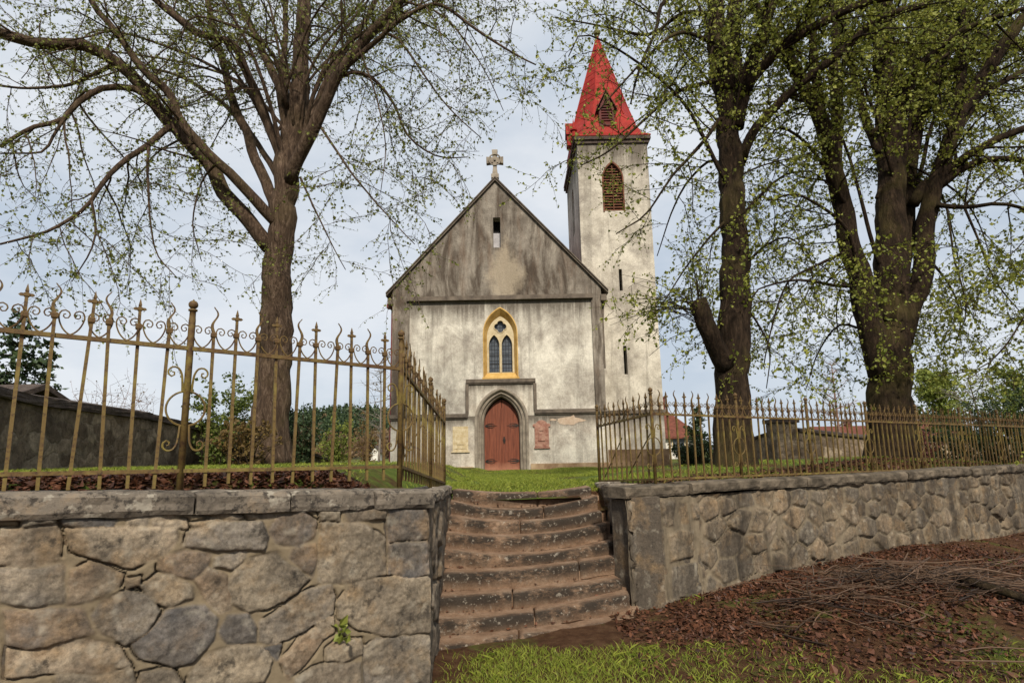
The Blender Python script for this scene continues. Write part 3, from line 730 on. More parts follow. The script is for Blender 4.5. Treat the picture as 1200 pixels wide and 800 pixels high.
# sooty gable with its two corner strips, a little proud of the panel
b = MB(); b.plate([(WL, 2.36), (-3.84, 2.36), (-3.84, 7.22), (3.93, 7.22), (3.93, 2.50), (WR, 2.50), (WR, EZ), (AX, AZ), (WL, EZ)], [slit], 0.0, .085); part(b, 'gable', M['gable'])
b = MB(); b.plate([(WL, -.4), (WR, -.4), (WR, 2.36), (1.42, 2.36), (1.42, 3.70), (-1.40, 3.70), (-1.40, 2.28), (WL, 2.28)], [arch(1.08, 2.05, 3.39, 12, DX, -.39)], .01, .09); part(b, 'base_wall', M['base'])
b = MB()
for x0, x1, z0, z1, d in ((-3.95, 4.0, 7.20, 7.34, .10), (-3.95, 4.0, 7.34, 7.40, .05)): b.box(x0, x1, -d, .078, z0, z1)
part(b, 'moulding', M['moulding'])
b = MB()
for (x0, z0), (x1, z1) in (((WL-.04, 2.30), (-1.37, 2.30)), ((-1.44, 3.72), (1.46, 3.72)), ((1.39, 2.42), (WR+.04, 2.42))):
    b.box(x0, x1, -.10, .074, z0-.075, z0+.075); b.box(x0+.01, x1-.01, -.055, .07, z0-.13, z0-.0755)
b.box(-1.46, -1.335, -.095, .07, 2.3755, 3.6445-.056); b.box(1.365, 1.49, -.095, .07, 2.4955, 3.6445-.056)
part(b, 'string_course', M['moulding'])
b = MB(); b.box(WL-.05, -1.15, -.07, .008, -.4, .22); part(b, 'plinth', M['plinth']); b = MB(); b.box(1.18, WR+.05, -.07, .008, -.4, .30); part(b, 'plinth', M['plinth'])
# nave body and roof behind
b = MB(); b.box(WL+.05, WL+.65, .705, 20, -.4, EZ-.2); b.box(WR-.65, WR-.05, .705, 20, -.4, EZ-.2); b.plate([(WL+.655, -.4), (WR-.655, -.4), (WR-.655, EZ-.2), (AX, AZ-.7), (WL+.655, EZ-.2)], [], 19.4, 20); part(b, 'nave_wall', M['tower'])
b = MB()
for s, xe in ((-1, WL-.25), (1, WR+.25)):
    ze = EZ-.45
    b.add([(AX, .5, AZ-.22), (AX, 20.3, AZ-.22), (xe, 20.3, ze-.05), (xe, .5, ze-.05), (AX, .5, AZ-.36), (AX, 20.3, AZ-.36), (xe, 20.3, ze-.19), (xe, .5, ze-.19)], [(0,1,2,3),(7,6,5,4),(0,3,7,4),(1,5,6,2),(2,6,7,3),(0,4,5,1)])
part(b, 'roof', M['tile'])
b = MB()
for s, xe in ((-1, WL-.27), (1, WR+.30)):
    sl_ = (AZ-EZ)/(AX-WL if s < 0 else WR-AX); ze = AZ - abs(xe-AX)*sl_
    for k, (h0, h1, y0, y1) in enumerate(((.0, .10, -.12, .72), (.10, .16, -.17, .76))):
        e = .003*k
        v = [(AX-s*0, y0, AZ+h0+.02), (xe, y0, ze+h0+.02), (xe, y0, ze+h1+.02), (AX, y0, AZ+h1+.02), (AX, y1, AZ+h0+.02), (xe, y1, ze+h0+.02), (xe, y1, ze+h1+.02), (AX, y1, AZ+h1+.02)]
        f = [(0,1,2,3),(7,6,5,4),(0,4,5,1),(1,5,6,2),(2,6,7,3),(3,7,4,0)]
        b.add(v, f if s > 0 else [q[::-1] for q in f])
part(b, 'gable_coping', M['moulding'])
b = MB(); b.box(WL-.20, WL+.02, -.11, .6, EZ-.62, EZ-.38); part(b, 'kneeler_stone', M['moulding']); b = MB(); b.box(WR-.02, WR+.22, -.11, .6, EZ-.62, EZ-.36); part(b, 'kneeler_stone', M['moulding'])
# cross on the apex
b = MB(); Z = AZ+.13
b.box(AX-.17, AX+.17, -.10, .34, Z, Z+.20); b.plate([(AX-.13, Z+.20), (AX+.13, Z+.20), (AX+.085, Z+.55), (AX+.09, Z+.78), (AX+.38, Z+.74), (AX+.38, Z+1.08), (AX+.10, Z+1.04), (AX+.13, Z+1.42), (AX-.13, Z+1.42), (AX-.10, Z+1.04), (AX-.38, Z+1.08), (AX-.38, Z+.74), (AX-.09, Z+.78), (AX-.085, Z+.55)], [], .02, .24)
xc = bevel(part(b, 'cross', M['portal']), .02)
b = MB(); P = [(AX+.26*math.cos(a), .0, Z+.91+.26*math.sin(a)) for a in np.linspace(0, 2*math.pi, 25)]; b.tube(P, .035, 6); b.lathe((AX, .0, Z+.85), [(.001, -.0), (.05, .02), (.05, .1), (.001, .12)], 8); part(b, 'cross_ring', M['portal'], xc)
# portal
def sweep_arch(prof, spring_k, x0, zfoot, n=14):
    b = MB(); rows = []
    for hw, apex, y, spring in prof: rows.append([(x, y, z) for x, z in arch(hw, spring, apex, n, x0, zfoot)])
    m = len(rows[0]); vs = [p for r in rows for p in r]
    b.add(vs, [(k*m+i, k*m+i+1, (k+1)*m+i+1, (k+1)*m+i) for k in range(len(rows)-1) for i in range(m-1)]); return b
prof = [(hw, 3.06+(hw-.725)/.385*.37, y, 1.97+(hw-.725)/.385*.08) for hw, y in ((1.11, .02), (1.11, -.085), (1.03, -.10), (.985, -.06), (.97, .02), (.925, .03), (.895, .0), (.86, .01), (.835, .10), (.80, .12), (.775, .09), (.745, .13), (.725, .46))]
part(sweep_arch(prof, 0, DX, -.3), 'portal_frame', M['portal'], smooth=False)
dp = part(MB(), 'door', M['door'])
full = arch(.73, 1.93, 2.98, 12, DX, -.06)
b = MB()
for s in (-1, 1):
    leaf = [(x, z) for x, z in full if (x-DX)*s >= -1e-6]
    leaf = [(DX+s*max(.012, (x-DX)*s), z) for x, z in leaf]
    if s < 0: leaf = [(DX-.012, full[13][1])]+[(x, z) for x, z in full if x < DX-.01]+[(DX-.012, -.06)]
    else: leaf = [(x, z) for x, z in full if x > DX+.01]+[(DX+.012, full[13][1]), (DX+.012, -.06)]
    b.plate(leaf, [], .38, .45)
b.box(DX-.045, DX+.045, .345, .3795, -.06, 2.62)
me = dp.data; me.from_pydata(b.v, [], b.f); me.update()
def hinge(x_in, s, z):
    b = MB(); L = .46
    b.plate([(x_in, z-.03), (x_in+s*L*.62, z-.022), (x_in+s*L*.62, z+.022), (x_in, z+.03)] if s > 0 else [(x_in, z-.03), (x_in, z+.03), (x_in-L*.62, z+.022), (x_in-L*.62, z-.022)], [], .362, .3795)
    for dy, l in ((.075, .40), (-.075, .40), (0, .5)):
        b.tube([(x_in+s*.02, .37, z+dy*.4), (x_in+s*.14, .37, z+dy), (x_in+s*l*.7, .37, z+dy*1.15), (x_in+s*l, .37, z+dy*.55)], [.012, .014, .012, .006], 5)
    part(b, 'hinge', M['black'], dp)
for z in (.42, 1.88):
    hinge(DX-.70, 1, z); hinge(DX+.70, -1, z)
b = MB(); P = [(DX+.09+.05*math.cos(a), .33, 1.28+.05*math.sin(a)) for a in np.linspace(0, 2*math.pi, 17)]; b.tube(P, .011, 5); b.box(DX+.06, DX+.12, .335, .3595, 1.16, 1.42); part(b, 'handle', M['black'], dp)
b = MB(); b.plate([(DX-.80, -.3), (DX+.80, -.3), (DX+.80, 3.2), (DX-.80, 3.2)], [], .47, .52); part(b, 'door_backing', M['dark'])
b = MB(); b.box(DX-1.12, DX+1.12, -.35, .45, -.30, -.055); part(b, 'threshold', M['portal'])
# window over the portal
win = part(sweep_arch([(.735, 6.90, .078, 5.75), (.735, 6.90, .03, 5.75), (.70, 6.85, .02, 5.73), (.585, 6.58, .28, 5.66), (.56, 6.54, .34, 5.65)], 0, WX, 3.86, 14), 'window', M['ochre'])
b = MB(); b.add([(WX-.78, .0, 3.78), (WX+.78, .0, 3.78), (WX+.78, .0, 3.86), (WX-.78, .0, 3.86), (WX-.56, .30, 4.10), (WX+.56, .30, 4.10), (WX+.78, .10, 3.78), (WX-.78, .10, 3.78)], [(0,1,2,3), (3,2,5,4), (0,7,6,1)])
part(b, 'sill', M['ochre'], win)
def clip_arch(hw, spring, apex, x0, z0): return arch(hw, spring, apex, 8, x0, z0)
quat = []
R_, off = .145, .135
for k in range(4):
    for i in range(9):
        a = math.pi/2*k + math.radians(-90+22.5*i)*.98
        cx_, cz_ = off*math.cos(math.pi/2*k), off*math.sin(math.pi/2*k)
        quat.append((WX+cx_+R_*math.cos(a), 6.09+cz_+R_*math.sin(a)))
outer = arch(.575, 5.65, 6.56, 12, WX, 4.05)
b = MB(); b.plate(outer, [clip_arch(.235, 5.28, 5.74, WX-.272, 4.12), clip_arch(.235, 5.28, 5.74, WX+.272, 4.12), quat], .29, .42)
for q, r in ((quat+quat[:1], .022),): b.tube([(x, .285, z) for x, z in q], r, 5, caps=False)
for s in (-1, 1):
    P = clip_arch(.24, 5.28, 5.75, WX+s*.272, 4.12); b.tube([(x, .285, z) for x, z in P], .022, 5)
part(b, 'tracery', M['cream'], win)
b = MB(); b.plate(outer, [], .445, .46); part(b, 'pane', M['glass'], win)
b = MB()
for s in (-1, 1):
    for z in (4.5, 4.87): b.box(WX+s*.272-.225, WX+s*.272+.225, .425, .4445, z, z+.016)
part(b, 'saddle_bar', M['black'], win)
b = MB(); b.box(-.24, .12, .5, .55, 9.5, 11.0); sw = part(b, 'slit_window', M['dark'])
b = MB(); b.box(-.218, .098, .30, .34, 9.552, 10.32); part(b, 'board', simple('grey_board', (.30, .29, .30), (.42, .41, .42), 5, .8, .2), sw)
# plaque, epitaph, patches of bare masonry
b = MB(); b.box(-2.0, -1.36, -.02, .009, .85, 1.86); b.box(-1.92, -1.44, -.035, -.0205, .95, 1.76); b.box(-1.83, -1.53, -.055, -.0355, 1.12, 1.46); b.box(-2.06, -1.30, -.05, .0085, .80, .848); pl = bevel(part(b, 'plaque', M['paintedplaque']), .01)
b = MB(); b.plate(arch(.29, 1.75, 2.06, 8, 1.66, .96), [], -.04, .009); b.plate([(1.30, 1.78), (1.44, 1.78), (1.44, 1.90), (1.36, 1.92), (1.30, 1.88)], [], -.045, .008); b.plate([(1.88, 1.78), (2.02, 1.78), (2.02, 1.88), (1.96, 1.92), (1.88, 1.90)], [], -.045, .008); b.box(1.52, 1.80, -.075, -.041, 1.20, 1.80); b.box(1.57, 1.75, -.10, -.0755, 1.62, 1.80); b.box(1.34, 1.98, -.06, .0085, .90, .957); bevel(part(b, 'epitaph', M['terracotta']), .015)
def blob(cx_, cz_, rx_, rz_, y, name, mat, seed):
    r = np.random.default_rng(seed); b = MB()
    pts = [(cx_+rx_*(1+.35*r.normal(0, .5))*math.cos(a), cz_+rz_*(1+.35*r.normal(0, .5))*math.sin(a)) for a in np.linspace(0, 2*math.pi, 22)[:-1]]
    b.plate(pts, [], y, y+.012); part(b, name, mat)
M['bare'] = simple('bare_render', (.38, .27, .19), (.50, .40, .30), 7, .9, .8, .02)
blob(2.85, 2.02, .50, .17, .001, 'bare_patch', M['bare'], 3); blob(2.15, 2.06, .16, .04, .001, 'bare_patch', M['bare'], 9)
# rain pipes
b = MB(); b.tube([(WL-.06, .30, -.3), (WL-.06, .30, 6.9), (WL-.10, .36, 7.1), (WL-.16, .5, 7.22)], .055, 8); b.box(WL-.30, WL+.04, .2, .5, 7.0, 7.18)
for z in (1.2, 3.2, 5.2): b.box(WL-.125, WL+.0, .235, .365, z, z+.05)
part(b, 'downpipe', M['redpipe'])
b = MB(); b.tube([(WR+.12, .30, 7.25), (WR+.10, .28, 6.7), (WR+.06, .24, 6.3), (WR+.05, .24, 4.2)], .05, 8); part(b, 'downpipe', M['moulding'])

# tower
TX0, TX1, TY0, TY1, TZ = 3.72, 6.98, .95, 5.95, 15.02
TCX, TCY = (TX0+TX1)/2, (TY0+TY1)/2
bel = arch(.46, 13.10, 13.93, 10, 5.30, 11.55); s1_ = [(5.36, 7.78), (5.50, 7.78), (5.50, 8.78), (5.36, 8.78)]; s2_ = [(5.38, 4.02), (5.53, 4.02), (5.53, 5.28), (5.38, 5.28)]
b = MB(); b.plate([(TX0, -.4), (TX1, -.4), (TX1, TZ), (TX0, TZ)], [bel, s1_, s2_], TY0, TY0+.6)
def side_plate(mb, x0, x1, outer, holes):
    t = MB(); t.plate([(-y, z) for y, z in outer], [[(-y, z) for y, z in h] for h in holes], 0, x1-x0)
    mb.add([(x0+y, -x, z) for x, y, z in t.v], t.f)
belL = [(x+3.45, z) for x, z in arch(.42, 13.10, 13.88, 8, 0, 11.4)]
side_plate(b, TX0, TX0+.6, [(TY0+.6, -.4), (TY1, -.4), (TY1, TZ), (TY0+.6, TZ)], [belL])
b.box(TX1-.6, TX1, TY0+.601, TY1, -.4, TZ); b.box(TX0+.601, TX1-.601, TY1-.6, TY1, -.4, TZ)
tower = part(b, 'tower', M['tower'])
M['louvre'] = simple('louvre_wood', (.09, .035, .018), (.19, .075, .04), 5, .8)
lv = part(sweep_arch([(.50, 13.99, TY0-.03, 13.1), (.435, 13.90, TY0-.03, 13.1), (.425, 13.88, TY0+.18, 13.1)], 0, 5.30, 11.5, 10), 'belfry_window', M['louvre'], tower)
b = MB()
for i in range(17):
    z = 11.60+i*.135; hw = .42 if z < 13.05 else max(.05, .42*(1-(max(0,z-13.1)/.80)**1.6)) if z < 13.85 else .04
    b.add([(5.30-hw, TY0+.08, z), (5.30+hw, TY0+.08, z), (5.30+hw, TY0+.22, z+.12), (5.30-hw, TY0+.22, z+.12), (5.30-hw, TY0+.08, z+.025), (5.30+hw, TY0+.08, z+.025), (5.30+hw, TY0+.22, z+.145), (5.30-hw, TY0+.22, z+.145)], [(3,2,1,0),(4,5,6,7),(0,1,5,4),(1,2,6,5),(2,3,7,6),(3,0,4,7)])
b.box(5.285, 5.315, TY0+.05, TY0+.10, 11.55, 13.8)
part(b, 'louvre', M['louvre'], tower)
b = MB(); b.box(4.8, 5.8, TY0+.4, TY0+.45, 3.9, 14.0); b.box(TX0+.35, TX0+.4, 2.9, 4.0, 11.3, 14.0); part(b, 'opening_backing', M['dark'], tower)
b = MB()
for y0, y1, x0, x1 in ((TY0-.09, TY0-.001, TX0-.09, TX1+.09), (TY0, TY1, TX0-.09, TX0-.001), (TY0, TY1, TX1+.001, TX1+.09)):
    b.box(x0, x1, y0, y1, 2.32, 2.47)
part(b, 'string_course', M['moulding'], tower)
b = MB()
for y0, y1, x0, x1 in ((TY0-.10, TY0-.001, TX0-.10, TX1+.10), (TY0, TY1, TX0-.10, TX0-.001), (TY0, TY1, TX1+.001, TX1+.10)): b.box(x0, x1, y0, y1, -.4, .80)
part(b, 'plinth', M['plinth_dark'], tower)
# eaves and spire
E0 = .17
b = MB()
for k, (o, z0, z1) in enumerate(((.08, TZ-.16, TZ+.0), (.16, TZ+.001, TZ+.09), (E0-.02, TZ+.091, TZ+.17))): b.box(TX0-o, TX1+o, TY0-o, TY1+o, z0, z1)
part(b, 'eaves', M['slate'], tower)
def ring(z, hx, hy, cut):
    """eight corners; cut=1 a rectangle (paired corners), .414 a regular octagon"""
    pts = []
    for sx, sy, f in ((1, -1, 0), (1, 1, 1), (-1, 1, 0), (-1, -1, 1)):
        a = (sx*hx, sy*hy*cut); c = (sx*hx*cut, sy*hy)
        pts += [c, a] if f == 0 else [a, c]
    return [(TCX+x, TCY+y, z) for x, y in pts]
HX, HY = (TX1-TX0)/2+E0, (TY1-TY0)/2+E0; ZS = TZ+.172
rows = [ring(ZS, HX, HY, .995), ring(ZS+.05, HX, HY, .99), ring(ZS+.40, HX-.16, HY-.42, .84), ring(ZS+.95, 1.70, 2.15, .64), ring(ZS+1.6, 1.53, 1.84, .50), ring(17.74, 1.30, 1.55, .43)]
bx, by = 1.30, 1.55; z0 = 17.74; ZT = 22.55
for t in (.25, .5, .75, .985): rows.append(ring(z0+(ZT-z0)*t, bx*(1-t), by*(1-t), .43))
b = MB(); vs = [p for r in rows for p in r]
b.add(vs, [(k*8+i, k*8+(i+1) % 8, (k+1)*8+(i+1) % 8, (k+1)*8+i) for k in range(len(rows)-1) for i in range(8)]+[tuple(range(7, -1, -1))])
spire = part(b, 'spire', M['redmetal'])
b = MB()
for i in range(8): b.tube([rows[k][i] for k in range(4, len(rows))], .035, 5)
for t in np.arange(.08, .95, .085): b.tube([p for p in ring(z0+(ZT-z0)*t, bx*(1-t)+.004, by*(1-t)+.004, .43)]+[ring(z0+(ZT-z0)*t, bx*(1-t)+.004, by*(1-t)+.004, .43)[0]], .013, 4, caps=False)
part(b, 'seam', M['redmetal'], spire)
b = MB(); b.lathe((TCX, TCY, ZT-.12), [(.09, 0), (.07, .12), (.16, .16), (.20, .26), (.16, .36), (.06, .42), (.05, .62), (.10, .68), (.001, .80)], 10); part(b, 'finial', simple('verdigris', (.10, .10, .035), (.20, .19, .08), 8, .7), spire)
def dormer(kind):
    b = MB(); w = .36
    pts = [(-w, 0), (w, 0), (w, .85), (0, 1.75), (-w, .85)]
    b.plate(pts, [[(-w+.1, .1), (w-.1, .1), (w-.1, .80), (0, 1.45), (-w+.1, .80)]], 0, .9)
    for s in (-1, 1): b.add([(0, -.08, 1.80), (s*(w+.14), -.08, .78), (s*(w+.14), .9, .78), (0, .9, 1.80), (0, -.08, 1.86), (s*(w+.14), -.08, .84), (s*(w+.14), .9, .84), (0, .9, 1.86)], [(0,1,2,3),(7,6,5,4),(0,4,5,1),(1,5,6,2),(2,6,7,3),(3,7,4,0)])
    for i in range(8): b.box(-w+.1, w-.1 if i < 5 else w-.1-.06*(i-4), .06, .12, .16+i*.14, .22+i*.14)
    return b
M['dormer'] = simple('dark_red_dormer', (.045, .010, .008), (.11, .02, .015), 3, .7)
zd = ZS+.78; d1 = part(dormer(0), 'dormer', M['dormer'], spire); d1.location = (TCX-.12, TCY-2.22, zd)
d2 = part(dormer(0), 'dormer', M['redmetal'], spire); d2.location = (TCX-1.92, TCY-.9, zd-.35); d2.rotation_euler = (0, 0, -math.pi/2); d2.scale = (.6, .6, .7)
b = MB(); b.lathe((TX0-.14, TY0-.05, ZS+.02), [(.10, 0), (.10, .28), (.17, .30), (.17, .38), (.08, .42), (.05, .62), (.0, .95)], 8); part(b, 'corner_pinnacle', M['redmetal'], spire)

# ------------------------------------------------------------------ trees
LEAF_V = np.array([(0, 0, 0), (.38, .5, .10), (0, 1, 0), (-.38, .5, .10)])
def leaves_mesh(mb, P, size, r, droop=.5):
    n = len(P)
    if n == 0: return
    d = r.normal(0, 1, (n, 3)); d[:, 2] -= droop*1.4; d /= np.linalg.norm(d, axis=1)[:, None]
    u = np.cross(d, r.normal(0, 1, (n, 3))); u /= np.linalg.norm(u, axis=1)[:, None]+1e-9; w = np.cross(u, d)
    s = size*np.clip(r.lognormal(0, .36, n), .4, 2.0)[:, None]
    V = np.stack([P + s*(a*u + b_*d + c*w) for a, b_, c in LEAF_V], 1).reshape(-1, 3)
    mb.add(V, [(4*i, 4*i+1, 4*i+2, 4*i+3) for i in range(n)])
def wander(p0, d0, L, k, r, wob, grav):
    P = [np.array(p0, float)]; d = np.array(d0, float); s = L/k
    for i in range(k):
        d = d + r.normal(0, wob, 3); d[2] += grav*s*(1+i*.35); d /= np.linalg.norm(d); P.append(P[-1]+d*s)
    return np.array(P)
def tree(label, group, limbs, bk, lf, seed, leaf=.05, sp2=.34, sp3=.17, spl=.055, len2=(.8, 2.3), grav2=-.12, grav3=-.30, trunk_limbs=1, keep=None):
    """limbs: (points, r0, r1, start fraction where side branches begin); the first ones make the trunk"""
    r = np.random.default_rng(seed); root = tag(empty('linden_tree', tuple(limbs[0][0][0])), label, 'tree', group)
    T = MB(); B = MB(); TW = MB(); L = MB(); LP = []
    for li, lm in enumerate(limbs):
        pts, r0, r1, st = lm[:4]; dens = lm[4] if len(lm) > 4 else 1.0
        P = catmull(pts, .16 if li < trunk_limbs else .22); n = len(P); t = np.linspace(0, 1, n)
        wob = np.stack([fbm(np.arange(n)*.35+li*9, np.full(n, k*7.0+li), seed+3, 3) for k in range(3)], 1)*min(.09, r0*.55)*np.minimum(1, t*6)[:, None]*np.minimum(1, (1-t)*8+.2)[:, None]
        P = P+wob
        rad = r0+(r1-r0)*t**.85
        if li == 0: rad = rad*(1+.28*np.exp(-np.linspace(0, 1, n)*np.linalg.norm(P[-1]-P[0])/.35))
        rad = rad*(1+.06*fbm(np.arange(n)*.4, np.full(n, li*3.3), seed+9, 3))
        tgt = T if li < trunk_limbs else B
        nn = 60 if r0 > .22 else 30 if r0 > .14 else 12 if r0 > .08 else 8
        v0 = tgt.n; tgt.tube(P, rad, nn)
        if r0 > .1:                  # furrowed, lumpy section
            V = np.array(tgt.v[v0:]).reshape(-1, 3)[:n*nn].reshape(n, nn, 3)
            ang = np.arange(nn); hh = np.arange(n)*.16
            A, Hh = np.meshgrid(ang, hh)
            dsp = 1+.07*fbm(A/nn*7+li*5, Hh*.8, seed+31, 3)+.075*fbm(A/nn*26+li, Hh*1.3+9, seed+37, 3)
            seam = dsp[:, :1].copy(); k_ = np.linspace(0, 1, nn)[None, :]; dsp = dsp*(1-k_**6)+seam*k_**6
            V = P[:, None, :]+(V-P[:, None, :])*dsp[..., None]
            tgt.v[v0:v0+n*nn] = [tuple(q) for q in V.reshape(-1, 3)]
        Ltot = np.linalg.norm(np.diff(P, axis=0), axis=1).sum()
        if st >= 1: continue
        m = int(Ltot*(1-st)/sp2*dens)
        for q in range(m):
            ls = lm[5] if len(lm) > 5 else 1.0
            tt = st+(1-st)*(q+r.random())/m; i = min(n-2, int(tt*(n-1))); tan = P[i+1]-P[i]; tan /= np.linalg.norm(tan)+1e-9
            o = r.normal(0, 1, 3); o -= tan*(o@tan); o /= np.linalg.norm(o)
            d = tan*r.uniform(.15, .9)+o+np.array((0, 0, .12)); d /= np.linalg.norm(d)
            l2 = r.uniform(*len2)*(.75+.5*(1-tt))*ls; rb = min(rad[i]*.45, .006+.0085*l2)
            p0 = P[i]
            if keep and not keep(p0+d*l2): continue
            Q = wander(p0, d, l2, 9, r, .13, grav2); B.tube(Q, np.linspace(rb, .004, 10), 5 if rb > .012 else 4, caps=False)
            m3 = int(l2/sp3)
            for w in range(m3):
                t3 = (w+.6+r.random()*.6)/(m3+.3); f = min(8.99, t3*9); j = int(f); q0 = Q[j]+(Q[j+1]-Q[j])*(f-j)
                tn = Q[j+1]-Q[j]; tn /= np.linalg.norm(tn)+1e-9
                d3 = tn*.8+r.normal(0, .62, 3); d3 /= np.linalg.norm(d3)
                l3 = r.uniform(.25, .75)*(.7+.4*l2/2); S = wander(q0, d3, l3, 5, r, .16, grav3); TW.tube(S, np.linspace(.0042, .0018, 6), 3, caps=False)
                k = max(2, int(l3/spl)); f3 = (np.arange(k)+r.random(k))/k*.88+.12; ff = np.minimum(4.99, f3*5); jj = ff.astype(int); N_ = S[jj]+(S[jj+1]-S[jj])*(ff-jj)[:, None]
                LP.append(np.where((r.random(k) < .35)[:, None], np.roll(N_, 1, 0)+r.normal(0, .02, (k, 3)), N_+r.normal(0, .008, (k, 3))))
    leaves_mesh(L, np.concatenate(LP), leaf, r)
    rel(T.build('trunk', bk, smooth=True), root)
    if B.n: rel(B.build('branches', bk, smooth=True), root)
    rel(TW.build('twigs', bk), root); rel(L.build('crown', lf), root)
    return root
def limb(*pp): return [at(x, y, Y) for x, y, Y in pp]
def more(n, xs, ys, Y, tx, ty, tY, r0, seed):
    r = np.random.default_rng(seed); out = []
    for k in range(n):
        a = (r.uniform(*xs), r.uniform(*ys), Y+r.normal(0, .12)); e = (tx[0]+(tx[1]-tx[0])*(k+r.random())/n, r.uniform(*ty), r.uniform(*tY))
        m = tuple(a[i]+(e[i]-a[i])*.45 for i in range(3)); m = (m[0]-(e[0]-a[0])*.12+r.normal(0, 8), m[1]-r.uniform(5, 30), m[2])
        out.append((limb(a, m, e, (e[0]+(e[0]-m[0])*.25, e[1]+r.uniform(5, 60), e[2])), r0*r.uniform(.7, 1.25), .009, .3, .6))
    return out
G_L = [
 (limb((316,545,11),(317,500,11),(319,440,11),(325,360,11),(327,300,11),(332,240,11),(338,185,11.02),(347,140,11.06),(353,100,11.1)), .365, .20, 1),
 (limb((337,200,11),(346,165,11.05),(353,100,11.1),(355,40,11.2),(356,-40,11.3),(352,-160,11.5)), 0.2100, 0.0924, .45),
 (limb((316,290,10.95),(300,270,10.9),(264,223,10.7),(219,161,10.4),(181,120,10.1),(140,78,9.8),(95,54,9.5),(41,52,9.2),(-10,36,9.0),(-80,20,8.8),(-190,-10,8.5)), 0.1596, 0.0714, .22),
 (limb((325,262,10.9),(308,245,10.7),(256,192,10.2),(214,144,9.9),(198,111,9.8),(165,82,9.6),(136,37,9.5),(107,0,9.4),(80,-60,9.3)), 0.1134, 0.0420, .3),
 (limb((199,148,10.2),(173,169,9.9),(140,194,9.6),(107,235,9.3),(82,256,9.2),(54,272,9.0),(0,286,8.8)), 0.0630, 0.0168, .25),
 (limb((174,172,9.9),(173,214,9.8),(181,289,9.7),(206,324,9.6)), 0.0294, 0.0084, .2),
 (limb((181,120,10.1),(157,103,9.9),(120,103,9.7),(91,120,9.5),(74,138,9.4),(41,148,9.2),(0,172,9.0)), 0.0714, 0.0294, .25),
 (limb((132,76,9.9),(103,91,10.1),(74,101,10.3),(33,103,10.5),(-20,98,10.6)), 0.0462, 0.0168, .2),
 (limb((76,137,9.4),(62,160,9.3),(48,178,9.2),(0,180,9.0)), 0.0294, 0.0126, .1),
 (limb((327,255,11),(322,239,11.05),(305,202,11.2),(280,136,11.5),(264,82,11.7),(247,25,11.9),(236,-30,12.1)), 0.1260, 0.0588, .4),
 (limb((333,205,11),(326,177,11),(297,107,10.8),(276,54,10.6),(231,37,10.4),(181,0,10.2),(140,-40,10.0)), 0.1176, 0.0504, .4),
 (limb((337,165,11),(326,99,11.3),(305,54,11.6),(280,0,11.9),(262,-50,12.1)), 0.1092, 0.0504, .4),
 (limb((335,200,11.2),(334,120,11.6),(334,40,12.0),(338,-40,12.4)), 0.0924, 0.0504, .4),
 (limb((338,215,10.9),(344,198,10.8),(363,165,10.6),(379,128,10.4),(395,91,10.2),(428,45,10.0),(469,0,9.8),(510,-50,9.6)), 0.1428, 0.0588, .35),
 (limb((346,190,11.1),(362,144,11.2),(383,95,11.4),(407,54,11.6),(436,12,11.8),(455,-30,11.9)), 0.1008, 0.0420, .35),
 (limb((400,84,10.2),(411,74,10.1),(444,45,9.9),(498,6,9.6),(531,15,9.5),(581,50,9.3),(628,76,9.2)), 0.0588, 0.0126, .2),
 (limb((395,92,10.2),(411,85,10.2),(436,91,10.3),(461,120,10.4),(477,157,10.5),(510,182,10.6),(548,184,10.7)), 0.0420, 0.0101, .2),
 (limb((376,149,10.5),(403,190,10.4),(432,227,10.3),(457,256,10.2),(486,286,10.1)), 0.0294, 0.0084, .15),
 (limb((352,208,10.9),(362,230,10.9),(374,256,10.9),(392,292,10.8),(405,316,10.8)), 0.0235, 0.0076, .25),
 (limb((455,40,9.8),(466,45,9.8),(494,83,9.8),(523,124,9.8),(564,162,9.8)), 0.0294, 0.0084, .15),
 (limb((420,55,10.0),(440,110,9.9),(452,170,9.8),(446,226,9.8)), 0.0210, 0.0067, .2),
 (limb((469,0,9.8),(520,20,9.9),(566,80,10.0),(590,130,10.1)), 0.0252, 0.0067, .2),
 (limb((346,165,11.05),(372,118,11.9),(412,62,12.6),(470,20,13.2),(540,-10,13.8)), 0.0840, 0.0252, .35),
 (limb((330,215,11.1),(296,160,11.9),(246,110,12.6),(176,80,13.2),(90,96,13.8)), 0.0756, 0.0168, .35),
 (limb((255,190,10.3),(236,214,10.5),(226,262,10.6),(236,306,10.7)), 0.0252, 0.0084, .2),
 (limb((107,235,9.3),(112,262,9.3),(108,290,9.3),(84,330,9.3)), 0.0252, 0.0067, .2),
]
G_L += more(15, (322, 346), (110, 225), 11.0, (40, 590), (-70, 70), (9.2, 13.5), .046, 401)
tree('tall linden on the left, bare grey trunk forking into sprawling limbs, leaves just opening', 'old linden trees before the church', G_L, M['bark_left'], M['leaf_left'], 11, leaf=.043, sp2=.26, sp3=.095, spl=.062, len2=(.9, 2.4))
